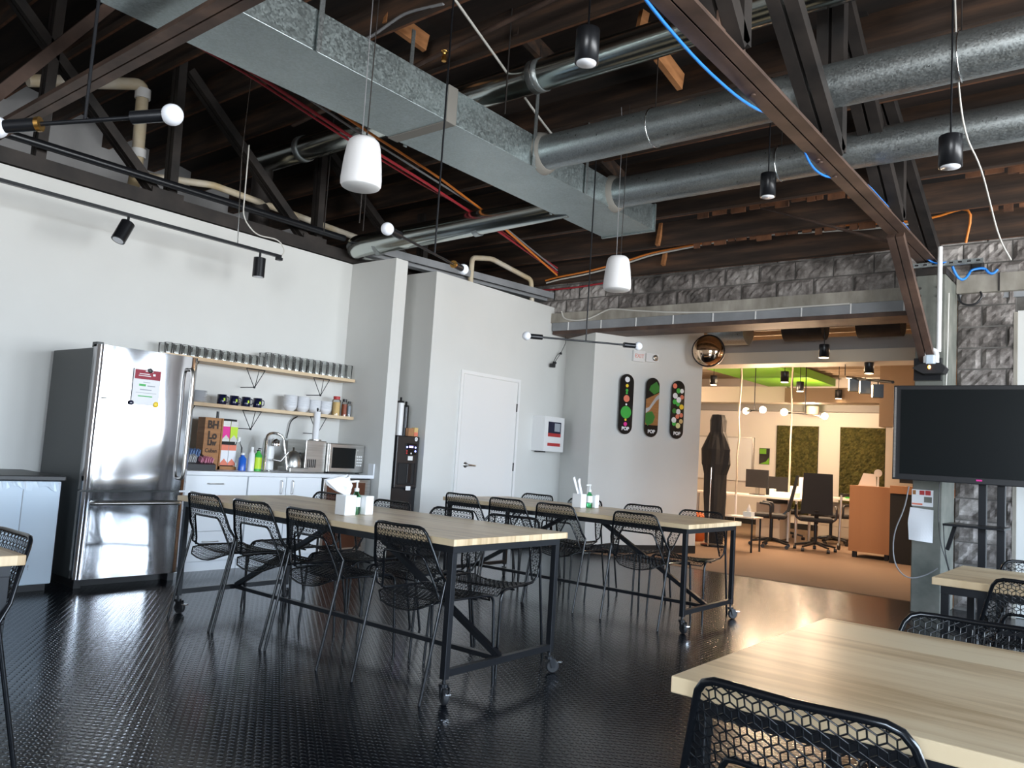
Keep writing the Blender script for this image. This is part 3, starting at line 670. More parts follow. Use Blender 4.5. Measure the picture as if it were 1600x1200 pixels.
# track with two spot heads
t = thing('track_light', 'black track light bar with two spot heads along the kitchen wall', 'track light', (-6.15, 3, 2.8))
box((-6.167, -1.5, 2.79), (-6.133, 4.14, 2.815)).build('track', M['black_metal'], t)
box((-6.172, 4.10, 2.765), (-6.128, 4.15, 2.79)).build('feed_box', M['black_metal'], t)
for y, dirv in ((2.76, Vector((0.05, -0.20, -0.45))), (3.93, Vector((0.0, 0.0, -1)))):
    d = dirv.normalized(); c = Vector((-6.15, y, 2.74))
    tube([(-6.15, y, 2.79), c], 0.010).build('spot_stem', M['black_metal'], t)
    h = tube([c, c+d*0.17], 0.052, 20).build('spot_head', M['black_metal'], t)
    tube([c+d*0.1702, c+d*0.172], 0.040, 20).build('spot_lens', M['bulb'], h)
tube([(-6.15, 3.70, 2.815), (-6.15, 3.66, 3.6), (-6.15, 3.68, zr(3.68))], 0.005).build('hanging_cable', M['chrome'], t)
tube([(-6.15, 1.2, 2.815), (-6.15, 1.2, zr(1.2))], 0.004).build('hanging_cable', M['chrome'], t)
tube(roundpath([(-6.15, 3.72, 3.7), (-6.14, 3.72, 3.05), (-6.14, 3.86, 2.93), (-6.14, 4.10, 2.95), (-6.14, 4.18, 2.86), (-6.14, 4.13, 2.80)], 0.08), 0.006).build('power_cable', M['white_cable'], t)
for x, y, zb, lab in ((-5.16, 4.2, 3.0, 'thin dark steel rod hanging left of the elbow duct'), (-6.3, 4.7, 3.2, 'thin dark threaded rod hanging above the kitchen corner'), (-3.8, 4.39, 3.71, 'thin brown threaded rod rising from the big duct middle'), (-6.2, 5.1, 3.3, 'thin dark threaded rod close to the elbow duct')):
    tag(tube([(x, y, zb), (x, y, zr(y)+0.26)], 0.006).build('threaded_rod', M['dark_steel'], None, org=(x, y, zb)), lab, 'rod')

# ------------------------------------------------------------------ wire mesh chair
def clip_inside(p, poly):
    x, y = p; c = False; n = len(poly)
    for i in range(n):
        x1, y1 = poly[i]; x2, y2 = poly[(i+1) % n]
        if (y1 > y) != (y2 > y) and x < (x2-x1)*(y-y1)/(y2-y1)+x1: c = not c
    return c
def rhomb(mb, poly, fn, a=0.028, r=0.0018):
    s = a/math.sqrt(3)
    xs = [p[0] for p in poly]; ys = [p[1] for p in poly]; cache = {}
    def ins(p):
        k = (round(p[0], 5), round(p[1], 5))
        if k not in cache: cache[k] = clip_inside(p, poly)
        return cache[k]
    j0, j1 = int(min(ys)/(a*0.866))-2, int(max(ys)/(a*0.866))+2
    for j in range(j0, j1+1):
        for i in range(int(min(xs)/a)-2, int(max(xs)/a)+3):
            P = (i*a+(a/2 if j % 2 else 0), j*a*0.866)
            for k in range(6):
                an = PI/6+k*PI/3; Q = (P[0]+s*math.cos(an), P[1]+s*math.sin(an))
                u, v = P, Q; iu, iv = ins(u), ins(v)
                if not iu and not iv: continue
                if iu != iv:
                    lo, hi = (u, v) if iu else (v, u)
                    for _ in range(5):
                        md = ((lo[0]+hi[0])/2, (lo[1]+hi[1])/2)
                        if clip_inside(md, poly): lo = md
                        else: hi = md
                    u, v = ((u, lo) if iu else (v, lo))
                p, q = Vector(fn(*u)), Vector(fn(*v)); d = q-p
                if d.length < 0.002: continue
                d.normalize(); w = d.orthogonal().normalized(); w2 = d.cross(w)
                vs = [c+(w*math.cos(2*PI*m/3)+w2*math.sin(2*PI*m/3))*r for c in (p, q) for m in range(3)]
                mb.add(vs, [(0, 1, 4, 3), (1, 2, 5, 4), (2, 0, 3, 5)], True)
    return mb
def back_y(x, z):
    k = max(0.0, min(1.05, (z-0.47)/0.33))
    w = max(0.0, 1-(abs(x)/0.20)**2)
    return -0.150-0.100*k-0.020*w*min(1, k*1.5)
def seat_z(x, y):
    z = 0.452-0.030*max(0, 1-(x/0.235)**2)*max(0, 1-((y+0.02)/0.25)**2)
    if y > 0.17: z -= (y-0.17)**2*9
    if y < -0.13: z -= 0.055*min(1, (-0.13-y)/0.09)*max(0, 1-(x/0.23)**2)
    return z
def make_chair(label, group):
    t = thing('wire_mesh_chair', label, 'chair', (0, 0, 0), 0, group)
    mb = MB()
    poly = [(-0.198, -0.17), (-0.13, -0.215), (0.13, -0.215), (0.198, -0.17), (0.213, 0.0), (0.213, 0.19), (0.19, 0.235), (-0.19, 0.235), (-0.213, 0.19), (-0.213, 0.0)]
    rhomb(mb, poly, lambda x, y: (x, y, seat_z(x, y)))
    mb.build('seat', M['black_tube'], t)
    # backrest band with two wings
    outer = [(-0.150, 0.783), (0.150, 0.783), (0.170, 0.758), (0.238, 0.545), (0.212, 0.462)]
    inner = [(0.196, 0.462), (0.140, 0.635), (0.125, 0.650), (-0.125, 0.650), (-0.140, 0.635), (-0.196, 0.462), (-0.212, 0.462), (-0.238, 0.545), (-0.170, 0.758)]
    mb = MB(); rhomb(mb, outer+inner, lambda x, z: (x, back_y(x, z), z))
    mb.build('backrest', M['black_tube'], t)
    pts = [(-0.240, 0.545), (-0.226, 0.598), (-0.208, 0.660), (-0.188, 0.728), (-0.177, 0.762), (-0.162, 0.781), (-0.140, 0.789)]
    pts = pts+[(-0.10, 0.790), (-0.05, 0.789), (0, 0.788)]; pts += [(-x, z) for x, z in reversed(pts[:-1])]
    mb = MB(); P3 = [(x, back_y(x, z), z) for x, z in pts]; P3[0] = (-0.240, -0.157, 0.545); P3[-1] = (0.240, -0.157, 0.545)
    mb.tube(P3, 0.0075, 10); mb.build('back_frame', M['black_tube'], t)
    ip = [(-0.200, 0.455), (-0.185, 0.500), (-0.163, 0.570), (-0.143, 0.632), (-0.130, 0.650), (-0.11, 0.654), (-0.06, 0.654), (0, 0.654)]
    ip += [(-x, z) for x, z in reversed(ip[:-1])]
    MB().tube([(x, back_y(x, z), z) for x, z in ip], 0.006, 8).build('inner_back_rail', M['black_tube'], t)
    mb = MB()
    rim = []
    for k in range(41):
        f = k/40*len(poly); i = int(f) % len(poly); fr = f-int(f)
        x = poly[i][0]*(1-fr)+poly[(i+1) % len(poly)][0]*fr; y = poly[i][1]*(1-fr)+poly[(i+1) % len(poly)][1]*fr
        if k < 40: rim.append((x, y, seat_z(x, y)-0.002))
    mb.tube(rim, 0.0045, 6, closed=True)
    for s in (-1, 1): mb.tube([(s*0.240, -0.157, 0.545), (s*0.226, -0.16, 0.475), (s*0.216, -0.12, 0.448), (s*0.216, 0.0, 0.446), (s*0.214, 0.17, 0.444)], 0.0065, 8)
    mb.tube([(-0.22, 0.10, 0.432), (0.22, 0.10, 0.432)], 0.005, 6)
    mb.build('seat_frame', M['black_tube'], t)
    for s in (-1, 1):
        tube([(s*0.235, -0.27, 0.0), (s*0.2405, -0.155, 0.549)], 0.0078, 10).build('leg', M['black_tube'], t)
        tube(roundpath([(s*0.222, 0.262, 0.0), (s*0.214, 0.235, 0.44), (s*0.214, 0.14, 0.446)], 0.05), 0.0078, 10).build('leg', M['black_tube'], t)
    return t
proto = None
def chair(x, y, rz, label, group):
    global proto
    if proto is None:
        proto = make_chair(label, group); proto.location = (x, y, 0); proto.rotation_euler = (0, 0, rz); return proto
    c = dup(proto, (x, y, 0), rz, label=label); c['group'] = group; return c
G1 = 'wire mesh chairs at the middle long table'; G2 = 'wire mesh chairs at the far long table'
G3 = 'wire mesh chairs at the foreground table'; G4 = 'wire mesh chairs at the back right table'
for i, (x, w) in enumerate(((-4.594, 'nearest the fridge, on the camera side of the middle table'), (-4.083, 'second from the fridge, on the camera side of the middle table'),
                           (-3.556, 'third from the fridge, on the camera side of the middle table'), (-2.825, 'on the middle table near side, by its corner leg'))):
    chair(x, 2.945, (0.0, 0.02, -0.03, 0.0)[i], 'black wire mesh chair '+w, G1)
for x, y, a, w in ((-4.65, 3.48, 0, 'behind the tissue box, on the kitchen side of the middle table'), (-4.0, 3.48, 0, 'before the water dispenser, on the far side of the middle table'),
                (-3.44, 3.48, 0, 'third along the far side of the middle table'), (-2.92, 3.50, 0.19, 'turned slightly, at the near end of the middle table')):
    chair(x, y, PI+a, 'black wire mesh chair '+w, G1)
for x, w in ((-4.63, 'leftmost on the near side of the far table'), (-4.13, 'second from left on the near side of the far table'),
             (-3.64, 'third from left on the near side of the far table'), (-2.925, 'rightmost on the near side of the far table')):
    chair(x, 5.36, 0.0, 'black wire mesh chair '+w, G2)
for x, a, w in ((-4.56, 0, 'leftmost on the far side of the far table'), (-4.02, 0, 'behind the tissue holder of the far table'),
             (-3.42, 0, 'third from left on the far side of the far table'), (-2.86, 0.1, 'rightmost on the far side of the far table, nearest the office')):
    chair(x, 5.87, PI+a, 'black wire mesh chair '+w, G2)
chair(-0.452, 1.60, -0.02, 'black wire mesh chair cut by the bottom edge, before the light maple table', G3)
chair(-0.36, 2.24, PI+0.03, 'black wire mesh chair whose top shows beyond the foreground maple table', G3)
chair(-0.33, 3.99, 0.02, 'black wire mesh chair on the near side of the small table at right', G4)
chair(-0.41, 4.46, PI, 'black wire mesh chair on the far side of the small table at right edge', G4)
chair(-2.99, 0.82, PI, 'black wire mesh chair at the left edge of the picture', 'wire mesh chairs at the left table')

# ------------------------------------------------------------------ tables
def table(label, x0, x1, y0, y1, h=0.745, brace=True, lock=1, cast=True, group=None):
    cx, cy = (x0+x1)/2, (y0+y1)/2
    t = thing('long_table', label, 'table', (cx, cy, 0), 0, 'maple topped tables on black steel frames')
    mb = box((x0, y0, h-0.032), (x1, y1, h), 0.003); mb.build('tabletop', M['maple'], t)
    ix, iy = 0.03, 0.03; L = 0.032; zb = 0.125 if cast else 0.0
    X0, X1, Y0, Y1 = x0+ix, x1-ix, y0+iy, y1-iy; zt = h-0.033
    mb = MB()
    mb.box((X0, Y0, zt-0.035), (X1, Y0+0.035, zt)); mb.box((X0, Y1-0.035, zt-0.035), (X1, Y1, zt))
    mb.box((X0, Y0+0.035, zt-0.035), (X0+0.035, Y1-0.035, zt)); mb.box((X1-0.035, Y0+0.035, zt-0.035), (X1, Y1-0.035, zt))
    mb.build('top_frame', M['black_metal'], t)
    for lx in (X0, X1-L):
        for ly in (Y0, Y1-L):
            box((lx, ly, zb-0.015 if cast else 0), (lx+L, ly+L, zt-0.035), 0.002).build('leg', M['black_metal'], t)
        box((lx+0.002, Y0+L, zb-0.005), (lx+L-0.002, Y1-L, zb+0.027)).build('end_rail', M['black_metal'], t)
    if brace:
        box((X0+L, cy-0.016, zb-0.002), (X1-L, cy+0.016, zb+0.022)).build('long_rail', M['black_metal'], t)
        MB().bar((X0+L, cy, zb+0.02), (cx-0.10, cy, zt-0.01), 0.03, 0.03).build('diagonal_brace', M['black_metal'], t)
        MB().bar((X1-L, cy, zb+0.02), (cx+0.10, cy, zt-0.01), 0.03, 0.03).build('diagonal_brace', M['black_metal'], t)
        box((cx-0.12, Y0+0.03, zt-0.04), (cx+0.12, Y1-0.03, zt-0.005)).build('cross_plate', M['black_metal'], t)
    if cast:
        k = 0
        for lx in (X0+L/2, X1-L/2):
            for ly in (Y0+L/2, Y1-L/2):
                a = (0.4, 2.2, -0.5, 0.9)[k]; k += 1
                dx, dy = math.cos(a)*0.02, math.sin(a)*0.02
                mb = MB().lathe([(0.008, 0.088), (0.008, 0.115)], (lx, ly, 0), 10).lathe([(0.024, 0.075), (0.024, 0.09)], (lx, ly, 0), 14)
                R = Matrix.Translation((lx+dx, ly+dy, 0.036)) @ Matrix.Rotation(a, 4, 'Z')
                for s in (-1, 1): mb.add([R @ Vector(p) for p in ((-0.022, s*0.019, 0.042), (0.012, s*0.019, 0.042), (0.012, s*0.019, -0.006), (-0.008, s*0.019, -0.006), (-0.022, s*0.022, 0.042), (0.012, s*0.022, 0.042), (0.012, s*0.022, -0.006), (-0.008, s*0.022, -0.006))],
                     [(0, 1, 2, 3), (7, 6, 5, 4), (0, 4, 5, 1), (1, 5, 6, 2), (2, 6, 7, 3), (3, 7, 4, 0)])
                c = mb.build('caster', M['black_metal'], t)
                w = MB().lathe([(0.030, -0.014), (0.036, -0.009), (0.036, 0.009), (0.030, 0.014)], (0, 0, 0), 20, 'y'); w.xf(R)
                w.build('wheel', M['rubber'], c)
                lv = MB().box((0.02, -0.012, 0.02), (0.055, 0.012, 0.026)); lv.xf(R); lv.build('brake_lever', M['chrome'], c)
    return t
table('long maple table in the middle of the room, nearest the fridge', -4.97, -2.50, 2.735, 3.65, 0.751)
table('long maple table farther back, before the closet door', -4.87, -2.51, 5.14, 6.05, 0.748)
table('light maple table filling the lower right foreground', -0.735, 1.75, 1.455, 2.40, 0.750, brace=False)
table('maple table beside the concrete column at the right edge', -0.745, 1.7, 3.86, 4.58, 0.750, brace=False)
table('maple table cut off at the left edge', -5.1, -2.735, 0.10, 1.030, 0.750, brace=True)

# tissues, sanitiser and acrylic holders
def table_kit(x, y, w1, w2, w3, up, z, bt, nb):
    t = thing('tissue_box', 'white tissue box on the '+w1, 'tissue box', (x, y, z))
    box((x-0.045, y-0.04, z), (x+0.045, y+0.04, z+0.115), 0.004).build('carton', M['white_plastic'], t)
    mb = MB(); rnd = random.Random(5); n = 14
    if not up:
        vs = []
        for j, (rr, hh, dy) in enumerate(((0.02, 0, 0), (0.04, 0.02, -0.01), (0.06, 0.05, -0.03), (0.062, 0.08, -0.045), (0.045, 0.10, -0.03), (0.001, 0.11, 0.0))):
            for k in range(n):
                an = 2*PI*k/n; q = rr*(1+0.25*rnd.uniform(-1, 1)); ex = 1.0+(0.9 if math.sin(an) < -0.5 and 0 < j < 4 else 0)
                vs.append((x+q*math.cos(an)*0.5, y+dy+q*math.sin(an)*ex, z+0.115+hh+rnd.uniform(-0.006, 0.006)*(j > 0)))
        mb.add(vs, [(j*n+k, j*n+(k+1) % n, (j+1)*n+(k+1) % n, (j+1)*n+k) for j in range(5) for k in range(n)])
        mb.build('tissue', M['paper'], t)
    else:
        for k, (dy, ty) in enumerate(((-0.02, -0.08), (-0.005, -0.03), (0.0, -0.055))):
            mb.bar((x+0.01*k, y+dy, z+0.11), (x+0.01*k, y+dy+ty, z+0.25-0.01*k), 0.004, 0.026, (0, 1, 0))
        mb.build('wipes', M['paper'], t)
    cx, cy = bt
    t = thing('pump_bottle', 'clear green hand sanitiser pump bottle on the '+w2, 'bottle', (cx, cy, z))
    MB().lathe([(0.024, 0), (0.027, 0.01), (0.027, 0.10), (0.013, 0.125), (0.011, 0.135)], (cx, cy, z), 20).build('bottle', M['green_gel'], t)
    MB().lathe([(0.0275, 0.045), (0.0275, 0.10)], (cx, cy, z), 20).build('label_band', M['white_plastic'], t)
    MB().lathe([(0.014, 0.133), (0.014, 0.15), (0.005, 0.155), (0.005, 0.185), (0.011, 0.187), (0.011, 0.197)], (cx, cy, z), 14).bar((cx, cy, z+0.192), (cx-0.01, cy-0.042, z+0.188), 0.010, 0.010).build('pump', M['white_plastic'], t)
    nx_, ny_ = nb
    tag(box((nx_-0.035, ny_-0.03, z), (nx_+0.035, ny_+0.03, z+0.11), 0.004).build('napkin_box', M['white_plastic'], None, org=(nx_, ny_, z)), 'plain white napkin box on the '+w3, 'box')
table_kit(-3.60, 3.00, 'middle table with a big tissue puffing out', 'middle table between white boxes', 'middle table right of the pump bottle', False, 0.752, (-3.62, 3.09), (-3.60, 3.15))
table_kit(-3.74, 5.60, 'far table with wipes sticking up', 'far table between white boxes', 'far table right of the pump bottle', True, 0.750, (-3.70, 5.69), (-3.70, 5.76))

# ------------------------------------------------------------------ fridge
t = thing('refrigerator', 'tall stainless refrigerator with charcoal sides and a flyer on its door', 'refrigerator', (-6.3, 2.97, 0))
fy0, fy1 = 2.575, 3.365
box((-6.80, fy0+0.01, 0.06), (-6.075, fy1-0.01, 1.745), 0.006).build('cabinet', M['fridge_side'], t)
box((-6.75, fy0+0.03, 0.0), (-6.10, fy1-0.03, 0.06)).build('base_grille', M['black_plastic'], t)
def fridge_door(z0, z1):
    n = 24; poly = []
    for i in range(n+1):
        u = i/n; y = fy0+(fy1-fy0)*u; e = min(u, 1-u)
        x = -5.99+0.012*math.sin(PI*u)*1.0+0.0035*math.sin(3*PI*u+0.5)-(0.016*(1-min(1, e/0.03))**2)
        poly.append((x, y))
    poly += [(-6.07, fy1), (-6.07, fy0)]
    mb = MB(); k = len(poly)
    H_ = 16; vs = []
    for j in range(H_+1):
        z = z0+(z1-z0)*j/H_
        vs += [(x+(0.0028*math.sin(z*6.0+y*4) if x > -6.05 else 0), y, z) for x, y in poly]
    fs = [(j*k+i, j*k+(i+1) % k, (j+1)*k+(i+1) % k, (j+1)*k+i) for j in range(H_) for i in range(k)]
    for j, f in enumerate(fs): pass
    mb.add(vs, fs, True); mb.add(vs[:k], [tuple(reversed(range(k)))]); mb.add(vs[-k:], [tuple(range(k))])
    return mb
d = fridge_door(0.705, 1.765).build('door', M['steel'], t)
tube(roundpath([(-5.985, 3.285, 1.66), (-5.94, 3.29, 1.665), (-5.925, 3.29, 1.60), (-5.925, 3.29, 0.86), (-5.94, 3.29, 0.80), (-5.985, 3.285, 0.80)], 0.05), 0.014, 14).build('handle', M['satin'], d)
MB().cyl((-5.985, 2.66, 1.665), 0.020, 0.008, 20, 'x').build('badge', M['chrome'], d)
box((-5.983, 2.628, 1.372), (-5.977, 2.668, 1.382)).build('magnet_clip', M['black_plastic'], d)
box((-5.983, 2.64, 0.83), (-5.978, 2.652, 0.845)).build('magnet_clip', M['satin'], d)
d = fridge_door(0.065, 0.69).build('freezer_drawer', M['steel'], t)
tube(roundpath([(-5.985, 2.64, 0.61), (-5.935, 2.645, 0.612), (-5.925, 2.70, 0.612), (-5.925, 3.24, 0.612), (-5.935, 3.295, 0.612), (-5.985, 3.30, 0.61)], 0.04), 0.014, 14).build('handle', M['satin'], d)
box((-6.10, fy0+0.0, 1.745), (-6.02, fy0+0.05, 1.785), 0.004).build('hinge_cover', M['fridge_side'], t)
box((-6.12, fy0+0.02, 0.0), (-6.02, fy0+0.07, 0.06)).build('foot', M['black_plastic'], t)
box((-6.12, fy1-0.07, 0.0), (-6.02, fy1-0.02, 0.06)).build('foot', M['black_plastic'], t)
t = thing('flyer', 'white flyer with a maroon header held by magnets on the refrigerator', 'flyer', (-5.968, 2.95, 1.48))
box((-5.9705, 2.843, 1.348), (-5.9695, 3.055, 1.622)).build('sheet', M['paper'], t)
box((-5.9695, 2.852, 1.545), (-5.9688, 3.05, 1.615)).build('header', M['maroon'], t)
for y0_, y1_, z_, h_, mm in ((2.93, 2.99, 1.603, 0.008, 'txt_white'), (2.885, 2.965, 1.582, 0.006, 'txt_white'), (2.88, 2.975, 1.568, 0.006, 'txt_white'), (2.99, 3.01, 1.575, 0.016, 'txt_white'),
                            (2.92, 2.975, 1.520, 0.004, 'txt_grey'), (2.89, 2.942, 1.492, 0.016, 'txt_green'), (2.955, 3.015, 1.492, 0.008, 'txt_grey'), (2.90, 2.99, 1.462, 0.007, 'txt_grey'), (2.87, 3.03, 1.440, 0.003, 'txt_grey'), (2.89, 3.0, 1.412, 0.008, 'txt_green')):
    box((-5.9692, y0_, z_), (-5.9684, y1_, z_+h_)).build('printed_line', M[mm], t)
for y, z, mm, lab, r in ((2.845, 1.360, 'navy', 'round navy magnet at the lower left of the flyer', 0.017), (3.035, 1.360, 'yellow', 'round yellow magnet at the lower right of the flyer', 0.021), (2.965, 1.615, 'black_plastic', 'round dark magnet at the top of the flyer', 0.018)):
    tag(MB().lathe([(r, 0), (r, 0.005), (r*0.6, 0.008), (0.0003, 0.008)], (-5.9688, y, z), 20, 'x').build('magnet', M[mm], None, org=(-5.968, y, z)), lab, 'magnet')

# chest freezer
t = thing('chest_freezer', 'pale chest freezer with a black top left of the refrigerator', 'freezer', (-6.3, 1.6, 0))
box((-6.78, 0.9, 0.05), (-6.02, 2.44, 0.76), 0.008).build('body', M['film'], t)
box((-6.80, 0.88, 0.765), (-6.0, 2.46, 0.80), 0.006).build('lid', M['black_plastic'], t)
box((-6.76, 0.92, 0.0), (-6.06, 2.42, 0.05)).build('plinth', M['black_plastic'], t)
box((-6.021, 2.195, 0.07), (-6.016, 2.20, 0.755)).build('door_gap', M['txt_grey'], t)
mb = MB(); rnd = random.Random(2)
vs = []
for i in range(40):
    y = 1.65+0.78*i/39; vs += [(-6.016+0.008*math.sin(i*1.7), y, 0.758), (-6.010, y, 0.715-0.02*math.sin(i*0.7)-0.01*rnd.random())]
mb.add(vs, [(2*i, 2*i+1, 2*i+3, 2*i+2) for i in range(39)]); mb.build('wrinkled_film', M['film'], t)
text('!', 0.05, M['txt_grey'], t, face_x((-6.015, 2.28, 0.17)))

# ------------------------------------------------------------------ kitchen counter
FX = -6.24; ZC = 0.85
t = tag(box((KX, 3.42, ZC-0.035), (FX+0.02, 5.525, ZC), 0.003).build('worktop', M['white_paint'], None, org=(-6.5, 4.4, ZC-0.035)), 'long white worktop of the kitchen counter', 'worktop')
box((-6.30, 5.505, ZC), (FX+0.02, 5.525, ZC+0.115)).build('end_splash', M['white_paint'], t)
def handle(p, q, par, nx=0.028):
    p, q = Vector(p), Vector(q); d = (q-p).normalized(); o = Vector((nx, 0, 0))
    tube(roundpath([p, p+o, q+o, q], 0.012, 3), 0.0045, 8).build('handle', M['satin'], par)
t = thing('drawer_cabinet', 'white three-drawer base cabinet beside the refrigerator', 'cabinet', (-6.5, 3.75, 0))
box((KX+0.002, 3.43, 0.09), (FX-0.022, 4.075, ZC-0.035)).build('carcass', M['white_paint'], t)
box((KX+0.002, 3.43, 0), (FX-0.08, 4.075, 0.09)).build('toe_kick', M['white_paint'], t)
for z0, z1 in ((0.60, 0.81), (0.345, 0.595), (0.095, 0.34)):
    d = box((FX-0.02, 3.437, z0), (FX, 4.070, z1), 0.002).build('drawer', M['white_paint'], t)
    zc = (z0+z1)/2+0.01; handle((FX, 3.69, zc+0.03), (FX, 3.83, zc+0.03), d)
t = thing('base_cabinet', 'white two-door base cabinet in the middle of the counter', 'cabinet', (-6.5, 4.48, 0))
box((KX+0.002, 4.08, 0.09), (FX-0.022, 4.885, ZC-0.035)).build('carcass', M['white_paint'], t)
box((KX+0.002, 4.08, 0), (FX-0.08, 4.885, 0.09)).build('toe_kick', M['white_paint'], t)
for y0, y1, hy in ((4.085, 4.478, 4.42), (4.485, 4.88, 4.54)):
    d = box((FX-0.02, y0, 0.10), (FX, y1, 0.81), 0.002).build('door', M['white_paint'], t)
    handle((FX, hy, 0.66), (FX, hy, 0.78), d)
t = thing('wine_fridge', 'dark glass-fronted undercounter fridge under the microwave', 'fridge', (-6.5, 5.2, 0))
box((KX+0.002, 4.90, 0.02), (FX-0.03, 5.515, ZC-0.037)).build('body', M['black_plastic'], t)
d = box((FX-0.028, 4.91, 0.08), (FX, 5.50, 0.80), 0.003).build('door', M['steel_dull'], t)
box((FX-0.001, 4.95, 0.13), (FX+0.002, 5.43, 0.77)).build('pane', M['brown_glass'], d)
for k in range(4): MB().cyl((FX+0.002, 4.98+0.035*k, 0.735), 0.012, 0.003, 12, 'x').build('pane_dot', M['txt_white'], d)  # row of white dots on the pane
# wall shelves with hairpin brackets
def shelf(label, z, y0, y1, ys):
    t = thing('wall_shelf', label, 'shelf', (-6.72, (y0+y1)/2, z))
    box((KX, y0, z-0.032), (-6.575, y1, z), 0.002).build('board', M['maple_y'], t)
    for y in ys:
        mb = MB(); ax_ = -6.62; zb_ = z-0.205
        mb.tube([(ax_, y-0.10, z-0.036), (ax_, y+0.10, z-0.036)], 0.004, 6)
        mb.tube([(ax_, y-0.10, z-0.036), (ax_, y-0.004, zb_)], 0.004, 6).tube([(ax_, y+0.10, z-0.036), (ax_, y+0.004, zb_)], 0.004, 6)
        mb.tube([(-6.72, y+0.10, z-0.036), (ax_-0.01, y+0.012, zb_+0.004)], 0.0035, 6)
        mb.tube([(ax_, y, zb_), (KX, y, zb_)], 0.004, 6).ball((ax_, y, zb_), 0.011, 10)
        mb.build('hairpin_bracket', M['black_metal'], t)
shelf('upper light wood shelf carrying rows of drinking glasses', 1.835, 3.39, 5.47, (3.62, 4.30, 5.07))
shelf('lower light wood shelf carrying mugs and bowls', 1.44, 3.39, 5.49, (3.62, 4.30, 5.07))
def glassware(h, r, name, label, group, pts):
    o = None
    for x, y, z in pts:
        if o is None:
            o = MB().lathe([(r*0.82, 0), (r, h), (r*0.99, h)], (0, 0, 0), 14).build(name, M['glass'], None)
            tag(o, label, 'glass', group); c = o
        else: c = dup(o)
        c.location = (x, y, z)
rnd = random.Random(11)
glassware(0.095, 0.037, 'short_tumbler', 'short clear tumbler in the left run of the upper shelf', 'short clear tumblers on the upper shelf', [(x, 3.43+0.0765*i, 1.835) for i in range(13) for x in (-6.63, -6.73)])
glassware(0.145, 0.034, 'tall_tumbler', 'tall clear tumbler in the right run of the upper shelf', 'tall clear tumblers on the upper shelf', [(x, 4.43+0.083*i, 1.835) for i in range(13) for x in (-6.63, -6.73)])
def mug(y, lab):
    t = thing('mug', lab, 'mug', (-6.66, y, 1.44), 0, 'navy mugs on the lower shelf')
    MB().lathe([(0.036, 0), (0.041, 0.008), (0.041, 0.092), (0.037, 0.092), (0.036, 0.01), (0.0005, 0.008)], (-6.66, y, 1.44), 20).build('cup', M['navy'], t)
    tube(roundpath([(-6.66, y+0.04, 1.515), (-6.655, y+0.070, 1.515), (-6.655, y+0.070, 1.465), (-6.66, y+0.04, 1.462)], 0.02, 4), 0.005, 8).build('handle', M['navy'], t)
    box((-6.6175, y-0.008, 1.475), (-6.6165, y+0.008, 1.50)).build('print', M['lime'], t)
for y, l in ((4.0, 'leftmost'), (4.125, 'second from left'), (4.25, 'third from left'), (4.375, 'rightmost')): mug(y, 'navy blue mug on the lower shelf, %s of the four' % l)
for k in range(8):
    o = MB().lathe([(0.05, 0), (0.085, 0.012), (0.087, 0.013), (0.05, 0.004), (0.0005, 0.004)], (0, 0, 0), 24).build('plate', M['ceramic'], None, org=(0, 0, 0))
    o.location = (-6.70, 3.78, 1.441+0.0135*k); tag(o, 'white plate in the stack on the lower shelf', 'plate', 'stacked plates on the lower shelf')
for i, y in enumerate((4.76, 4.91, 5.05, 5.19)):
    for k in range(5 if i < 2 else 4):
        o = MB().lathe([(0.035, 0), (0.060, 0.03), (0.070, 0.07), (0.067, 0.07), (0.055, 0.03), (0.0005, 0.006)], (0, 0, 0), 24).build('bowl', M['ceramic'], None, org=(0, 0, 0))
        o.location = (-6.68, y, 1.44+0.022*k)
        tag(o, 'white bowl in the %s stack on the lower shelf' % ('leftmost', 'second', 'third', 'rightmost')[i], 'bowl', '%s bowl stack on the lower shelf' % ('leftmost', 'second', 'third', 'rightmost')[i])
def jar(y, z, r, h, fill, lid, lab, x=-6.66, cap='lid'):
    t = thing('spice_jar', lab, 'jar', (x, y, z))
    MB().lathe([(r, 0), (r, h*0.8), (r*0.7, h*0.86)], (x, y, z), 18).build('jar_body', M['glass'], t)
    MB().lathe([(r*0.9, 0.003), (r*0.9, h*0.7)], (x, y, z), 18).build('contents', M[fill], t)
    MB().lathe([(r*0.75, h*0.84), (r*0.78, h)], (x, y, z), 18).build(cap, M[lid], t)
jar(5.315, 1.44, 0.045, 0.20, 'corn', 'red', 'large jar of pale nuts with a red lid')
jar(5.40, 1.44, 0.03, 0.18, 'amber', 'black_plastic', 'brown spice jar with a black lid, middle of the three', -6.63)
jar(5.455, 1.44, 0.022, 0.16, 'txt_grey', 'black_plastic', 'small blue-grey spice jar with a black lid at the shelf end', -6.62)

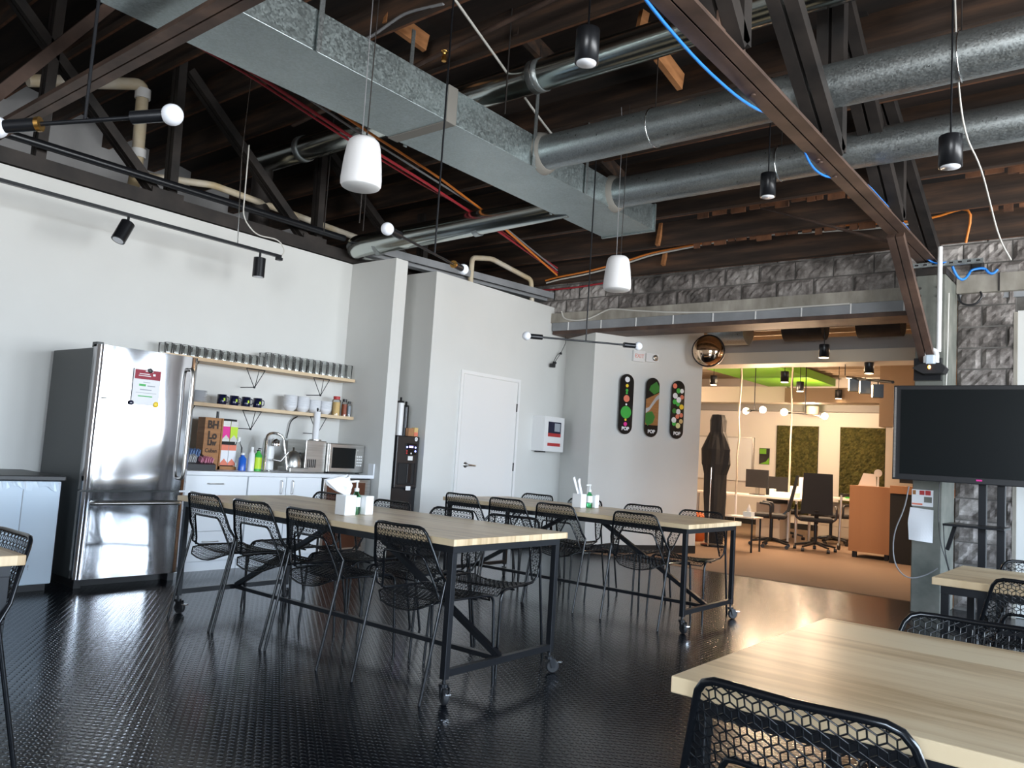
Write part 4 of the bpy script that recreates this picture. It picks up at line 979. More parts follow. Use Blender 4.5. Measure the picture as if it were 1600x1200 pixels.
# things on the worktop
zc = ZC+0.001
t = thing('condiment_tray', 'black stepped tray holding tea and sugar packets beside the refrigerator', 'tray', (-6.45, 3.58, zc))
MB().extr([(-6.62, 0), (-6.32, 0), (-6.32, 0.05), (-6.62, 0.15)], lambda x, z, d: Vector((x, 3.44+d, zc+z)), 0.36).build('tray', M['black_plastic'], t)
rnd = random.Random(4)
for k, (y, x, z, mm, nm) in enumerate(((3.52, -6.52, 0.13, 'pale_yellow', 'yellow'), (3.68, -6.52, 0.135, 'pale_blue', 'pale blue'), (3.58, -6.39, 0.09, 'white_plastic', 'white'), (3.73, -6.39, 0.08, 'pale_pink', 'pink'))):
    tt = thing('sweetener_packet_bunch', 'bunch of %s sweetener packets in the black tray' % nm, 'packets', (x, y, zc+z))
    for j in range(7):
        a = rnd.uniform(-0.5, 0.5); yy = y-0.05+0.017*j
        MB().bar((x, yy, zc+z-0.03), (x+0.02, yy+0.02*a, zc+z+0.035+rnd.uniform(-.01, .01)), 0.055, 0.004, (0, 1, 0)).build('packet', M[mm], tt)
t = thing('straw_cup', 'clear cup of white stirrers behind the condiment tray', 'cup', (-6.72, 3.62, zc))
MB().lathe([(0.035, 0), (0.045, 0.16)], (-6.72, 3.62, zc), 18).build('cup', M['glass'], t)
for k in range(10):
    a = k*0.63; tube([(-6.72, 3.62, zc+0.02), (-6.72+0.06*math.cos(a), 3.62+0.06*math.sin(a), zc+0.30)], 0.0025, 5).build('stirrer', M['white_plastic'], t)
t = thing('wooden_tea_stand', 'stained wooden tea rack with cut-out letters beside bright tea boxes', 'tea rack', (-6.6, 3.97, zc))
box((-6.68, 3.80, zc), (-6.56, 3.965, zc+0.46), 0.003).build('letter_panel', M['sign_wood'], t)
box((-6.70, 3.965, zc), (-6.60, 4.14, zc+0.46), 0.002).build('rack', M['black_matte'], t)
box((-6.60, 3.96, zc), (-6.55, 3.975, zc+0.46)).box((-6.60, 3.96, zc), (-6.55, 4.14, zc+0.03)).build('rack_frame', M['sign_wood'], t)
tube([(-6.62, 3.95, zc+0.46), (-6.62, 3.95, zc+0.52)], 0.012, 10).build('knob', M['black_metal'], t)
for s, z, sz in (('BH', 0.395, 0.095), ('Lo', 0.30, 0.095), ('Liw', 0.235, 0.065), ('Cuban', 0.165, 0.05)):
    text(s, sz, M['txt_dark'], t, face_x((-6.557, 3.880, zc+z)), sx=0.9, bold=0.0045 if sz > 0.06 else 0.001)
def carton(y0, y1, z0, z1, body, top, lab, x0=-6.60, x1=-6.555):
    t = thing('tea_box', lab, 'box', (x0, y0, z0))
    box((x0, y0, z0), (x1, y1, z1)).build('carton', M[body], t)
    box((x1, y0, z1-0.05), (x1+0.001, y1, z1)).build('printed_band', M[top], t)
    MB().extr([(y0, z0), (y1, z0), (y1, z0+0.02), ((y0+y1)/2, z0+0.06), (y0, z0+0.02)], lambda a, b, d: Vector((x1+d, a, b)), 0.001).build('printed_peak', M['coral' if body == 'paper' else top], t)
carton(3.978, 4.05, zc+0.255, zc+0.44, 'pink', 'steel_dull', 'hot pink tea box at the top of the wooden rack')
carton(4.055, 4.128, zc+0.255, zc+0.44, 'lime', 'steel_dull', 'lime green tea box at the top of the wooden rack')
carton(3.978, 4.05, zc+0.04, zc+0.225, 'paper', 'coral', 'left coral and white tea box low in the wooden rack')
carton(4.055, 4.128, zc+0.04, zc+0.225, 'paper', 'coral', 'right coral and white tea box low in the wooden rack')
def bottle(x, y, r, h, m, lab, cap='white_plastic', pump=False, z=None, name='bottle', band=None):
    z = zc if z is None else z
    t = thing(name, lab, 'bottle', (x, y, z))
    MB().lathe([(r, 0), (r, h*0.68), (r*0.45, h*0.82), (r*0.45, h*0.88)], (x, y, z), 18).build('bottle_body', M[m], t)
    if band: MB().lathe([(r*1.01, h*0.1), (r*1.01, h*0.6)], (x, y, z), 18).build('bottle_label', M[band], t)
    if pump: MB().lathe([(r*0.5, h*0.88), (r*0.5, h*0.92), (0.004, h*0.93), (0.004, h), (0.012, h)], (x, y, z), 12).bar((x, y, z+h), (x+0.045, y, z+h-0.004), 0.012, 0.008).build('pump', M[cap], t)
    else: MB().lathe([(r*0.5, h*0.88), (r*0.5, h)], (x, y, z), 12).build('cap', M[cap], t)
bottle(-6.62, 4.185, 0.042, 0.30, 'glass', 'tall clear bottle behind the blue soap', 'white_plastic')
bottle(-6.48, 4.155, 0.035, 0.16, 'blue_liquid', 'bottle of deep blue liquid right of the tea rack')
bottle(-6.46, 4.235, 0.030, 0.22, 'white_plastic', 'slim white bottle between the blue and green bottles')
bottle(-6.47, 4.31, 0.036, 0.21, 'bright_green', 'green soap bottle with a dark pump', 'black_plastic', True, band='lime')
t = thing('juice_press', 'chrome lever citrus press on the worktop', 'press', (-6.55, 4.50, zc))
tube(roundpath([(-6.45, 4.37, zc), (-6.50, 4.40, zc+0.33), (-6.52, 4.46, zc+0.36), (-6.52, 4.53, zc+0.36), (-6.50, 4.59, zc+0.33), (-6.45, 4.63, zc)], 0.05), 0.013, 12).build('arch_frame', M['chrome'], t)
MB().lathe([(0.06, 0), (0.058, 0.20), (0.05, 0.30), (0.02, 0.335)], (-6.60, 4.50, zc), 24).build('body', M['white_plastic'], t)
MB().lathe([(0.045, 0), (0.05, 0.05), (0.02, 0.07)], (-6.51, 4.51, zc+0.24), 20).build('press_head', M['chrome'], t)
tube([(-6.48, 4.47, zc+0.11), (-6.44, 4.54, zc+0.10), (-6.42, 4.60, zc+0.19)], 0.010, 10).build('lever', M['steel_dull'], t)
box((-6.62, 4.40, zc), (-6.42, 4.61, zc+0.015), 0.004).build('base', M['chrome'], t)
t = thing('kettle', 'brushed steel gooseneck kettle on its grey base', 'kettle', (-6.5, 4.72, zc))
box((-6.60, 4.62, zc), (-6.40, 4.84, zc+0.045), 0.006).build('base', M['steel_dull'], t)
MB().lathe([(0.085, 0.045), (0.088, 0.06), (0.080, 0.12), (0.055, 0.185), (0.03, 0.20), (0.012, 0.205), (0.010, 0.235), (0.0005, 0.238)], (-6.50, 4.715, zc), 28).build('kettle_body', M['steel_dull'], t)
tube(roundpath([(-6.49, 4.66, zc+0.08), (-6.48, 4.60, zc+0.10), (-6.48, 4.60, zc+0.19), (-6.47, 4.575, zc+0.20)], 0.03), 0.007, 8).build('spout', M['steel_dull'], t)
tube(roundpath([(-6.50, 4.765, zc+0.17), (-6.50, 4.82, zc+0.19), (-6.50, 4.83, zc+0.09)], 0.03), 0.010, 8).build('handle', M['black_plastic'], t)
t = thing('toaster_oven', 'plain brushed steel appliance with side vents left of the microwave', 'appliance', (-6.6, 4.95, zc))
box((-6.72, 4.80, zc), (-6.42, 5.045, zc+0.315), 0.006).build('housing', M['steel_dull'], t)
for k in range(5): box((-6.42, 4.83+0.022*k, zc+0.05), (-6.417, 4.84+0.022*k, zc+0.13)).build('vent_slot', M['black_matte'], t)
t = thing('microwave', 'stainless microwave oven with a dark door at the counter end', 'microwave', (-6.55, 5.28, zc))
box((-6.80, 5.05, zc+0.01), (-6.40, 5.505, zc+0.30), 0.006).build('housing', M['steel_dull'], t)
d = box((-6.40, 5.055, zc+0.015), (-6.375, 5.50, zc+0.295), 0.004).build('door', M['steel_dull'], t)
box((-6.376, 5.09, zc+0.055), (-6.372, 5.385, zc+0.26), 0.001).build('door_window', M['screen'], d)
box((-6.376, 5.395, zc+0.06), (-6.372, 5.48, zc+0.25)).build('control_panel', M['steel_dull'], t)
for k in range(4):
    for j in range(3): box((-6.372, 5.405+0.025*j, zc+0.08+0.03*k), (-6.370, 5.42+0.025*j, zc+0.095+0.03*k)).build('button', M['white_plastic'], t)
MB().cyl((-6.374, 5.41, zc+0.24), 0.006, 0.003, 10, 'x').build('button', M['white_plastic'], t)
for y in (5.09, 5.46): box((-6.45, y, zc-0.001), (-6.42, y+0.03, zc+0.01)).build('foot', M['black_plastic'], t)
t = thing('paper_towel_holder', 'slim white paper towel roll standing on the steel appliance', 'paper towel', (-6.55, 5.03, zc+0.315))
MB().lathe([(0.06, 0.0), (0.06, 0.012)], (-6.55, 5.0, zc+0.316), 20).build('base', M['steel_dull'], t)
MB().lathe([(0.033, 0.012), (0.033, 0.29)], (-6.55, 5.0, zc+0.316), 20).build('roll', M['paper'], t)
MB().lathe([(0.008, 0.29), (0.008, 0.31), (0.014, 0.315), (0.0005, 0.33)], (-6.55, 5.0, zc+0.316), 12).build('finial', M['black_metal'], t)
cable('black power cord looping on the kitchen wall behind the appliance', roundpath([(-6.83, 4.86, 1.17), (-6.82, 4.88, 1.35), (-6.82, 4.96, 1.40)], 0.05), 0.006, 'black_plastic')

# ------------------------------------------------------------------ water dispenser
t = thing('water_dispenser', 'tall black water dispenser in the recess beside the partition', 'water dispenser', (-6.35, 5.96, 0))
box((-6.62, 5.76, 0.0), (-6.24, 6.15, 1.28), 0.02).build('cabinet', M['black_plastic'], t)
box((-6.245, 5.80, 0.72), (-6.215, 6.13, 1.28), 0.012).build('front_panel', M['black_plastic'], t)
p = box((-6.216, 5.93, 1.08), (-6.209, 6.09, 1.20), 0.003).build('control_panel', M['screen'], t)
box((-6.209, 5.975, 1.155), (-6.207, 6.035, 1.175)).build('display', M['led_purple'], p)
for y, z, mm in ((5.945, 1.16, 'led_blue'), (5.945, 1.12, 'red'), (5.945, 1.095, 'red'), (6.07, 1.16, 'led_blue'), (6.07, 1.12, 'led_blue'), (6.01, 1.095, 'white_plastic')):
    MB().cyl((-6.209, y, z), 0.010, 0.003, 12, 'x').build('button', M[mm], p)
box((-6.219, 5.84, 0.76), (-6.212, 6.08, 0.99), 0.01).build('spout_alcove', M['black_matte'], t)
box((-6.211, 5.97, 0.78), (-6.204, 6.03, 0.98), 0.004).build('spout_cover', M['black_metal'], t)
for z in (1.02, 0.70):
    l = box((-6.212, 5.97, z), (-6.210, 6.04, z+0.045)).build('label_plate', M['white_plastic'], t)
MB().lathe([(0.022, 0), (0.022, 0.003)], (-6.214, 6.075, 1.25), 16, 'x').build('round_badge', M['white_plastic'], t)
text('D', 0.03, M['txt_dark'], t, face_x((-6.2105, 6.075, 1.25)))
for y, r, h, mm, lab in ((5.918, 0.040, 0.35, 'white_plastic', 'tall white flask on the water dispenser'), (6.00, 0.036, 0.31, 'black_metal', 'tall dark flask on the water dispenser')):
    t = thing('tall_flask', lab, 'flask', (-6.33, y, 1.281))
    MB().lathe([(r, 0), (r, h)], (-6.33, y, 1.281), 20).build('flask_body', M[mm], t)
    MB().lathe([(r*1.02, h), (r*0.9, h+0.02), (0.012, h+0.025), (0.012, h+0.06), (0.0005, h+0.062)], (-6.33, y, 1.281), 20).build('flask_cap', M['black_plastic'], t)
tag(box((-6.28, 5.975, 1.281), (-6.235, 6.055, 1.365)).build('tea_carton', M['cherry'], None, org=(-6.3, 5.95, 1.281)), 'small brown and red carton on the water dispenser', 'box')
t = tag(box((-6.28, 6.06, 1.281), (-6.235, 6.115, 1.375)).build('tea_carton', M['corn'], None, org=(-6.3, 6.03, 1.281)), 'small cream and coral carton at the dispenser edge', 'box')
box((-6.235, 6.06, 1.283), (-6.234, 6.115, 1.325)).build('printed_band', M['coral'], t)

# ------------------------------------------------------------------ closet door, cabinet, cable cluster
d = MB().box((-6.17, 6.66, 0), (-6.152, 6.70, 2.045)).box((-6.17, 7.72, 0), (-6.152, 7.76, 2.045)).box((-6.17, 6.66, 2.045), (-6.152, 7.76, 2.085)).build('trim_1', M['white_plastic'], None); d['kind'] = 'structure'
d = box((-6.169, 6.712, 0.01), (-6.158, 7.708, 2.035), 0.002).build('door_1', M['white_matte'], None); d['kind'] = 'structure'
MB().lathe([(0.034, 0), (0.034, 0.008), (0.015, 0.012), (0.012, 0.055), (0.0005, 0.057)], (-6.158, 6.83, 1.0), 20, 'x').build('door_rose', M['satin'], d)
tube([(-6.115, 6.83, 1.0), (-6.11, 6.87, 1.0), (-6.115, 6.96, 0.995)], 0.010, 10).build('door_lever', M['satin'], d)
for z in (1.73, 1.0, 0.25): box((-6.158, 7.702, z-0.05), (-6.150, 7.718, z+0.05)).build('hinge', M['dark_steel'], d)
t = thing('first_aid_cabinet', 'white wall cabinet with a glazed front right of the closet door', 'cabinet', (-6.1, 8.3, 1.44))
box((-6.17, 8.07, 1.22), (-5.99, 8.50, 1.665), 0.004).build('housing', M['white_plastic'], t)
d = MB().box((-5.99, 8.07, 1.22), (-5.975, 8.15, 1.665)).box((-5.99, 8.44, 1.22), (-5.975, 8.50, 1.665)).box((-5.99, 8.15, 1.22), (-5.975, 8.44, 1.29)).box((-5.99, 8.15, 1.60), (-5.975, 8.44, 1.665)).build('door_frame', M['white_plastic'], t)
box((-5.989, 8.15, 1.29), (-5.986, 8.44, 1.60)).build('photo_panel', M['navy'], t)
box((-5.986, 8.15, 1.41), (-5.985, 8.44, 1.455)).box((-5.986, 8.15, 1.29), (-5.985, 8.44, 1.33)).build('red_stripes', M['red'], t)
box((-5.986, 8.15, 1.33), (-5.985, 8.44, 1.41)).build('white_stripe', M['white_plastic'], t)
box((-5.985, 8.3, 1.48), (-5.984, 8.42, 1.585)).build('picture', M['txt_grey'], t)
box((-6.15, 8.12, 1.205), (-6.05, 8.22, 1.22)).build('base_latch', M['black_plastic'], t)
t = thing('cable_cluster', 'small black camera and cables dangling near the lintel end', 'camera', (-6.12, 8.35, 2.36))
box((-6.15, 8.33, 2.32), (-6.10, 8.40, 2.37), 0.006).build('camera_body', M['black_plastic'], t)
box((-6.13, 8.37, 2.37), (-6.10, 8.42, 2.40), 0.006).build('lens_block', M['black_plastic'], t)
tube(roundpath([(-6.12, 8.40, 2.39), (-6.12, 8.50, 2.50), (-6.10, 8.52, 2.56), (-6.1, 8.60, 2.68), (-6.05, 8.5, 2.80)], 0.03), 0.004, 6).build('lead', M['black_plastic'], t)
tube(roundpath([(-6.12, 8.36, 2.37), (-6.12, 8.44, 2.49), (-6.11, 8.50, 2.53)], 0.03), 0.004, 6).build('lead', M['black_plastic'], t)
box((-6.12, 8.50, 2.51), (-6.10, 8.53, 2.54), 0.003).build('connector', M['black_plastic'], t)

# ------------------------------------------------------------------ skateboards, exit light, mirror on the angled wall
def orient(s, z, off=0.0):     # frame: x along wall, y up, z out of wall
    p = obl(s, z, off)
    return Matrix(((OT.x, 0, ON.x, p.x), (OT.y, 0, ON.y, p.y), (0, 1, 0, p.z), (0, 0, 0, 1)))
def deck_poly(w, h, n=14, cx=0, cy=0):
    r = w/2; out = []
    for k in range(n+1): a = PI*k/n; out.append((cx+r*math.cos(a), cy+h/2-r+r*1.0*math.sin(a)))
    for k in range(n+1): a = PI+PI*k/n; out.append((cx+r*math.cos(a), cy-h/2+r+r*1.0*math.sin(a)))
    return out
def disc(cx, cy, r, mtx, m, par, z=0.0165, n=20):
    mb = MB().extr([(cx+r*math.cos(2*PI*k/n), cy+r*math.sin(2*PI*k/n)) for k in range(n)], lambda x, y, d: mtx @ Vector((x, y, z+d)), 0.0012)
    return mb.build('printed_spot', M[m], par)
def board(s, zc_, label, art):
    mt = orient(s, zc_, 0.03); t = thing('skateboard_deck', label, 'skateboard deck', mt.translation)
    mb = MB(); P = deck_poly(0.205, 0.77)
    mb.extr(P, lambda x, y, d: mt @ Vector((x, y, d)), 0.016)
    mb.build('deck', M['black_tube'], t); art(mt, t)
    text('POP', 0.060, M['txt_white'], t, mt @ Matrix.Translation((0.0, -0.315, 0.0215)), 'lettering', 0.001, bold=0.003)
    for yy in (-0.24, 0.24): MB().extr([(-0.02, yy-0.02), (0.02, yy-0.02), (0.02, yy+0.02), (-0.02, yy+0.02)], lambda x, y, d: mt @ Vector((x, y, d-0.03)), 0.03).build('wall_mount', M['black_metal'], t)
def art1(mt, t):
    for cy, r, m in ((0.315, 0.036, 'txt_white'), (0.235, 0.022, 'yellow'), (0.175, 0.020, 'bright_green'), (0.14, 0.015, 'bright_green'), (0.07, 0.045, 'coral'), (-0.005, 0.014, 'txt_white'), (-0.105, 0.080, 'bright_green'), (-0.20, 0.016, 'yellow'), (-0.255, 0.026, 'pink')):
        disc(0.0, cy, r, mt, m, t)
def art2(mt, t):
    f = lambda poly, m, z=0.0165: MB().extr(poly, lambda x, y, d: mt @ Vector((x, y, z+d)), 0.0012).build('printed_shape', M[m], t)
    f([(-0.1, 0.10), (0.1, 0.20), (0.1, -0.23), (-0.1, -0.23)], 'sign_wood')
    f([(-0.04, 0.28), (0.05, 0.34), (0.095, 0.28), (0.098, 0.21), (0.02, 0.17), (-0.06, 0.22)], 'dark_green', 0.0175)
    f([(-0.098, -0.08), (0.0, -0.05), (0.05, -0.12), (0.02, -0.20), (-0.06, -0.24), (-0.098, -0.20)], 'dark_green', 0.0175)
    f([(-0.098, -0.02), (-0.05, 0.0), (0.05, 0.14), (0.099, 0.18), (0.099, 0.12), (0.06, 0.09), (-0.04, -0.04), (-0.098, -0.08)], 'insul', 0.0185)
def art3(mt, t):
    for x, y, r, m in ((-0.06, 0.31, 0.034, 'coral'), (0.0, 0.25, 0.034, 'bright_green'), (0.055, 0.25, 0.030, 'txt_white'), (-0.05, 0.18, 0.038, 'txt_white'), (0.06, 0.17, 0.03, 'coral'), (0.01, 0.13, 0.038, 'txt_white'), (-0.055, 0.10, 0.034, 'bright_green'), (0.0, 0.075, 0.03, 'bright_green'), (0.06, 0.04, 0.034, 'yellow'),
                       (-0.055, -0.02, 0.034, 'dark_green'), (0.01, -0.025, 0.036, 'txt_white'), (0.06, -0.07, 0.03, 'coral'), (-0.0, -0.09, 0.03, 'coral'), (-0.055, -0.14, 0.038, 'txt_white'), (-0.05, -0.185, 0.032, 'bright_green'), (0.015, -0.21, 0.036, 'pale_yellow'), (0.06, -0.15, 0.03, 'corn')):
        disc(x, y, r, mt, m, t, 0.0165 + 0.0004*((x*1000) % 3))
board(0.480, 1.885, 'left skateboard deck with a column of coloured dots', art1)
board(0.880, 1.875, 'middle skateboard deck with green leaves and a brown camouflage print', art2)
board(1.287, 1.878, 'right skateboard deck covered in white, green and red dots', art3)
mt = orient(0.76, 2.52, 0.0); t = thing('emergency_exit_light', 'small white exit sign with an emergency lamp above the skateboards', 'exit sign', mt.translation)
def ob(mt, a, b, bev=0.0):
    mb = box(a, b, bev); mb.xf(mt); return mb
ob(mt, (-0.20, -0.07, 0), (-0.02, 0.075, 0.04), 0.005).build('sign_box', M['white_plastic'], t)
ob(mt, (0.0, -0.055, 0), (0.20, 0.055, 0.035), 0.005).build('lamp_housing', M['white_plastic'], t)
text('EXIT', 0.07, M['coral'], t, mt @ Matrix.Translation((-0.11, 0.0, 0.0405)))
mb = MB().lathe([(0.035, 0.035), (0.04, 0.06), (0.025, 0.065), (0.0005, 0.055)], (0, 0, 0), 20); mb.xf(mt @ Matrix.Translation((0.13, 0.0, 0.0))); mb.build('lamp_head', M['satin'], t)
t = thing('safety_mirror', 'round bronze-toned convex mirror hanging at the wall corner', 'mirror', (-4.50, 9.55, 2.64))
mdir = Vector((0.30, -0.95, -0.02)).normalized(); up = Vector((0, 0, 1)); rx = up.cross(mdir).normalized(); uy = mdir.cross(rx)
mm_ = Matrix(((rx.x, uy.x, mdir.x, -4.50), (rx.y, uy.y, mdir.y, 9.55), (rx.z, uy.z, mdir.z, 2.655), (0, 0, 0, 1)))
mb = MB().lathe([(0.198*math.cos(PI/2*i/10) if i < 10 else 0.0005, 0.02+0.11*math.sin(PI/2*i/10)) for i in range(11)], (0, 0, 0), 36); mb.xf(mm_); mb.build('mirror_dome', M['mirror_bronze'], t)
mb = MB().lathe([(0.19, -0.02), (0.212, -0.015), (0.212, 0.02), (0.198, 0.03)], (0, 0, 0), 36); mb.xf(mm_); mb.build('rim', M['black_plastic'], t)
MB().bar((-4.50, 9.56, 2.655), (-4.76, 9.84, 2.655), 0.03, 0.03).build('wall_arm', M['black_metal'], t)

# ------------------------------------------------------------------ television on its stand, column notices
t = thing('television', 'large black flat television at the right edge before the block pilaster', 'television', (-0.95, 7.3, 1.55))
box((-1.725, 7.30, 1.155), (-0.15, 7.37, 1.950), 0.006).build('bezel', M['black_plastic'], t)
box((-1.665, 7.294, 1.205), (-0.21, 7.301, 1.915)).build('screen', M['screen'], t)
box((-1.715, 7.294, 1.17), (-1.70, 7.301, 1.935)).build('edge_strip', M['steel_dull'], t)
box((-1.10, 7.292, 1.180), (-1.06, 7.300, 1.192)).build('badge', M['pink'], t)
box((-1.3, 7.37, 1.25), (-0.6, 7.42, 1.8)).build('rear_housing', M['black_plastic'], t)
t = thing('tv_stand', 'black steel television stand with two posts and a thin shelf', 'stand', (-1.03, 7.45, 0))
for x in (-1.075, -0.945): box((x-0.028, 7.42, 0.06), (x+0.028, 7.48, 1.75), 0.004).build('post', M['black_metal'], t)
box((-1.30, 7.10, 0.815), (-0.88, 7.46, 0.832), 0.003).build('shelf', M['black_metal'], t)
box((-1.35, 7.36, 0.0), (-0.65, 7.56, 0.06), 0.01).build('base', M['black_metal'], t)
MB().bar((-1.335, 7.5, 0.60), (-1.275, 7.5, 0.815), 0.03, 0.03).build('side_arm', M['black_metal'], t)
cable('thin black lead dangling beside the television shelf', [(-1.38, 7.4, 1.16), (-1.39, 7.4, 0.85), (-1.36, 7.4, 0.62), (-1.33, 7.4, 0.55), (-1.30, 7.5, 0.35)], 0.004, 'black_plastic')
cable('second thin black lead hanging lower by the television stand', [(-1.35, 7.42, 0.80), (-1.34, 7.42, 0.58), (-1.28, 7.5, 0.30)], 0.004, 'black_plastic')
cable('thin grey cable drooping left of the concrete column near the floor', [(-1.69, 7.75, 1.10)]+[(-1.72, 7.75, 0.9), (-1.805, 7.75, 0.69), (-1.81, 7.75, 0.48), (-1.77, 7.75, 0.36), (-1.68, 7.75, 0.29), (-1.56, 7.8, 0.33), (-1.46, 7.8, 0.41)], 0.006, 'grey_cable')
t = thing('notice_sheet', 'coloured notice with small pictures high on the concrete column', 'notice', (-1.60, 7.855, 1.0))
box((-1.688, 7.8575, 0.930), (-1.515, 7.8595, 1.075)).build('sheet', M['paper'], t)
for a, b, c_, d_, mm in ((-1.680, -1.655, 1.03, 1.068, 'sign_wood'), (-1.625, -1.585, 1.03, 1.068, 'red'), (-1.578, -1.535, 1.03, 1.070, 'red'), (-1.588, -1.525, 0.965, 1.015, 'concrete'), (-1.685, -1.60, 0.94, 0.955, 'coral')):
    box((a, 7.8565, c_), (b, 7.8576, d_)).build('printed_picture', M[mm], t)
t = thing('paper_sheet', 'curling blank white sheet taped to the concrete column', 'paper', (-1.6, 7.85, 0.76))
mb = MB(); vs = []
for j in range(9):
    for i in range(9):
        u, v = i/8, j/8; x = -1.695+0.185*u+(-0.02*(1-abs(v-0.45)*2) if u < 0.3 else 0)*(0.3-u)*3; z = 0.915-0.285*v-0.012*u
        vs.append((x, 7.856-0.004-0.05*(v**2)*(0.3+0.7*(1-u))-0.012*math.sin(PI*u)*v, z))
n_ = len(vs); vs2 = [(x, y-0.0008, z) for x, y, z in vs]
mb.add(vs, [(j*9+i, j*9+i+1, (j+1)*9+i+1, (j+1)*9+i) for j in range(8) for i in range(8)]); mb.add(vs2, [(j*9+i, (j+1)*9+i, (j+1)*9+i+1, j*9+i+1) for j in range(8) for i in range(8)])
mb.build('sheet', M['paper'], t)
text('- - -', 0.02, M['txt_grey'], t, face_ny((-1.60, 7.848, 0.895)))
# strut channel, white pole and projector puck at column top
t = thing('ceiling_camera', 'black conference camera on a white pole in front of the concrete column', 'camera', (-1.5, 7.78, 2.2))
tube([(-1.478, 7.78, 3.25), (-1.478, 7.78, 2.30)], 0.020, 14).build('pole', M['white_plastic'], t)
tube(roundpath([(-1.575, 7.76, 2.20), (-1.575, 7.76, 2.315), (-1.49, 7.76, 2.315), (-1.49, 7.76, 2.20)], 0.05), 0.022, 12).build('yoke', M['white_plastic'], t)
box((-1.57, 7.72, 2.17), (-1.50, 7.79, 2.27), 0.01).build('camera_block', M['film'], t)
mb = MB().extr([(-1.665, 0), (-1.60, 0.035), (-1.43, 0.035), (-1.40, 0.0), (-1.42, -0.045), (-1.58, -0.05)], lambda x, z, d: Vector((x, 7.66+d, 2.145+z)), 0.16); mb.build('body', M['black_plastic'], t)
MB().ball((-1.525, 7.655, 2.15), 0.012, 12, 1.4).build('status_light', M['led_orange'], t)
t = thing('strut_rail', 'galvanised slotted strut rail bolted across the column top', 'rail', (-1.5, 7.83, 3.12))
box((-1.80, 7.81, 3.085), (-1.15, 7.84, 3.125)).build('rail', M['galv_pipe'], t)
mb = MB()
for k in range(9): mb.box((-1.76+0.07*k, 7.806, 3.098), (-1.73+0.07*k, 7.811, 3.112))
mb.build('slots', M['black_matte'], t)
cable('black coiled cable hanging from the right lintel beam', roundpath([(-1.42, 8.31, 2.92), (-1.40, 8.30, 2.82), (-1.28, 8.30, 2.80), (-1.22, 8.30, 2.88), (-1.24, 8.31, 2.93)], 0.06), 0.010, 'black_plastic')
cable('thin white cable running down the right side of the concrete column', [(-1.425, 7.9, 2.85), (-1.43, 7.9, 2.2), (-1.45, 7.9, 1.6)], 0.006, 'white_cable')
t = tag(box((-1.32, 8.30, 3.14), (-1.22, 8.40, 3.22), 0.01).build('junction_box', M['black_plastic'], None, org=(-1.27, 8.35, 3.18)), 'black junction box where orange cables end above the right lintel', 'box')

# ------------------------------------------------------------------ the office beyond the opening
struct('wall_office_back', box((-10, 16.5, 0), (RX, 16.65, 4.2)), M['office_wall'])
struct('wall_office_left', box((-10, 8.98, 0), (-9.85, 16.5, 4.2)), M['office_wall'])
struct('wall_office_right', box((0.6, 8.78, 0), (0.75, 16.5, 4.2)), M['office_wall'])
struct('ceiling_office', box((-10, 8.78, 3.25), (RX, 16.7, 3.35)), M['office_ceiling'])
f0 = None
for k in range(19):
    y = 9.1+0.4*k
    if f0 is None: f0 = box((-9.8, -0.02, 0), (0.6, 0.02, 0.16)).build('office_ceiling_joist', M['office_joist'], None); o = f0; tag(o, 'tan ceiling joist of the office beyond', 'joist', 'tan joists of the office ceiling')
    else: o = dup(f0)
    o.location = (0, y, 3.09)
struct('trim_office_back', box((-9.8, 16.30, 2.40), (0.6, 16.5, 2.54)), M['office_beam_grey'])
struct('baseboard_office', box((-9.8, 16.485, 0), (0.6, 16.5, 0.12)), M['black_matte'])
t = thing('office_beam', 'deep grey and cream beam just inside the office opening', 'beam', (-4, 10.6, 2.7))
box((-9.8, 10.5, 2.76), (0.6, 10.9, 2.93)).build('upper_band', M['office_beam_grey'], t)
box((-9.8, 10.48, 2.60), (0.6, 10.92, 2.76)).build('lower_band', M['office_beam'], t)
tag(box((-9.8, 14.5, 2.42), (-5.25, 14.8, 2.72)).build('office_beam', M['office_beam'], None, org=(-7, 14.6, 2.5)), 'cream beam at the rear left of the office ceiling', 'beam')
tag(box((-5.25, 14.4, 2.42), (-3.4, 14.8, 2.68)).build('office_duct', M['brown_duct'], None, org=(-4.5, 14.6, 2.5)), 'brown boxed duct at the rear right of the office ceiling', 'duct')
t = thing('office_column', 'cream square column right of the office moss panels', 'column', (-2.9, 13.2, 0))
box((-3.17, 13.0, 0), (-2.2, 13.4, 3.25)).build('shaft', M['office_beam'], t)
box((-3.26, 12.95, 1.93), (-2.1, 13.45, 3.2)).build('upper_casing', M['brown_duct'], t)
tag(box((-6.25, 13.2, 2.90), (-4.90, 16.2, 3.05)).build('ceiling_baffle', M['green'], None, org=(-5.6, 14.5, 2.9)), 'lime green suspended ceiling panel in the office', 'ceiling panel')
for x, r, lab in ((-4.45, 0.19, 'short dark ceiling duct over the office opening, left one'), (-3.45, 0.17, 'short dark ceiling duct over the office opening, middle one'), (-2.55, 0.16, 'short dark ceiling duct over the office opening, right one')):
    tag(MB().lathe([(r, -0.25), (r, 0.25)], (x, 10.1, 3.0), 24, 'x').build('round_duct', M['dark_steel' if r < 0.18 else 'galv_pipe'], None, org=(x, 10.1, 3.0)), lab, 'duct')
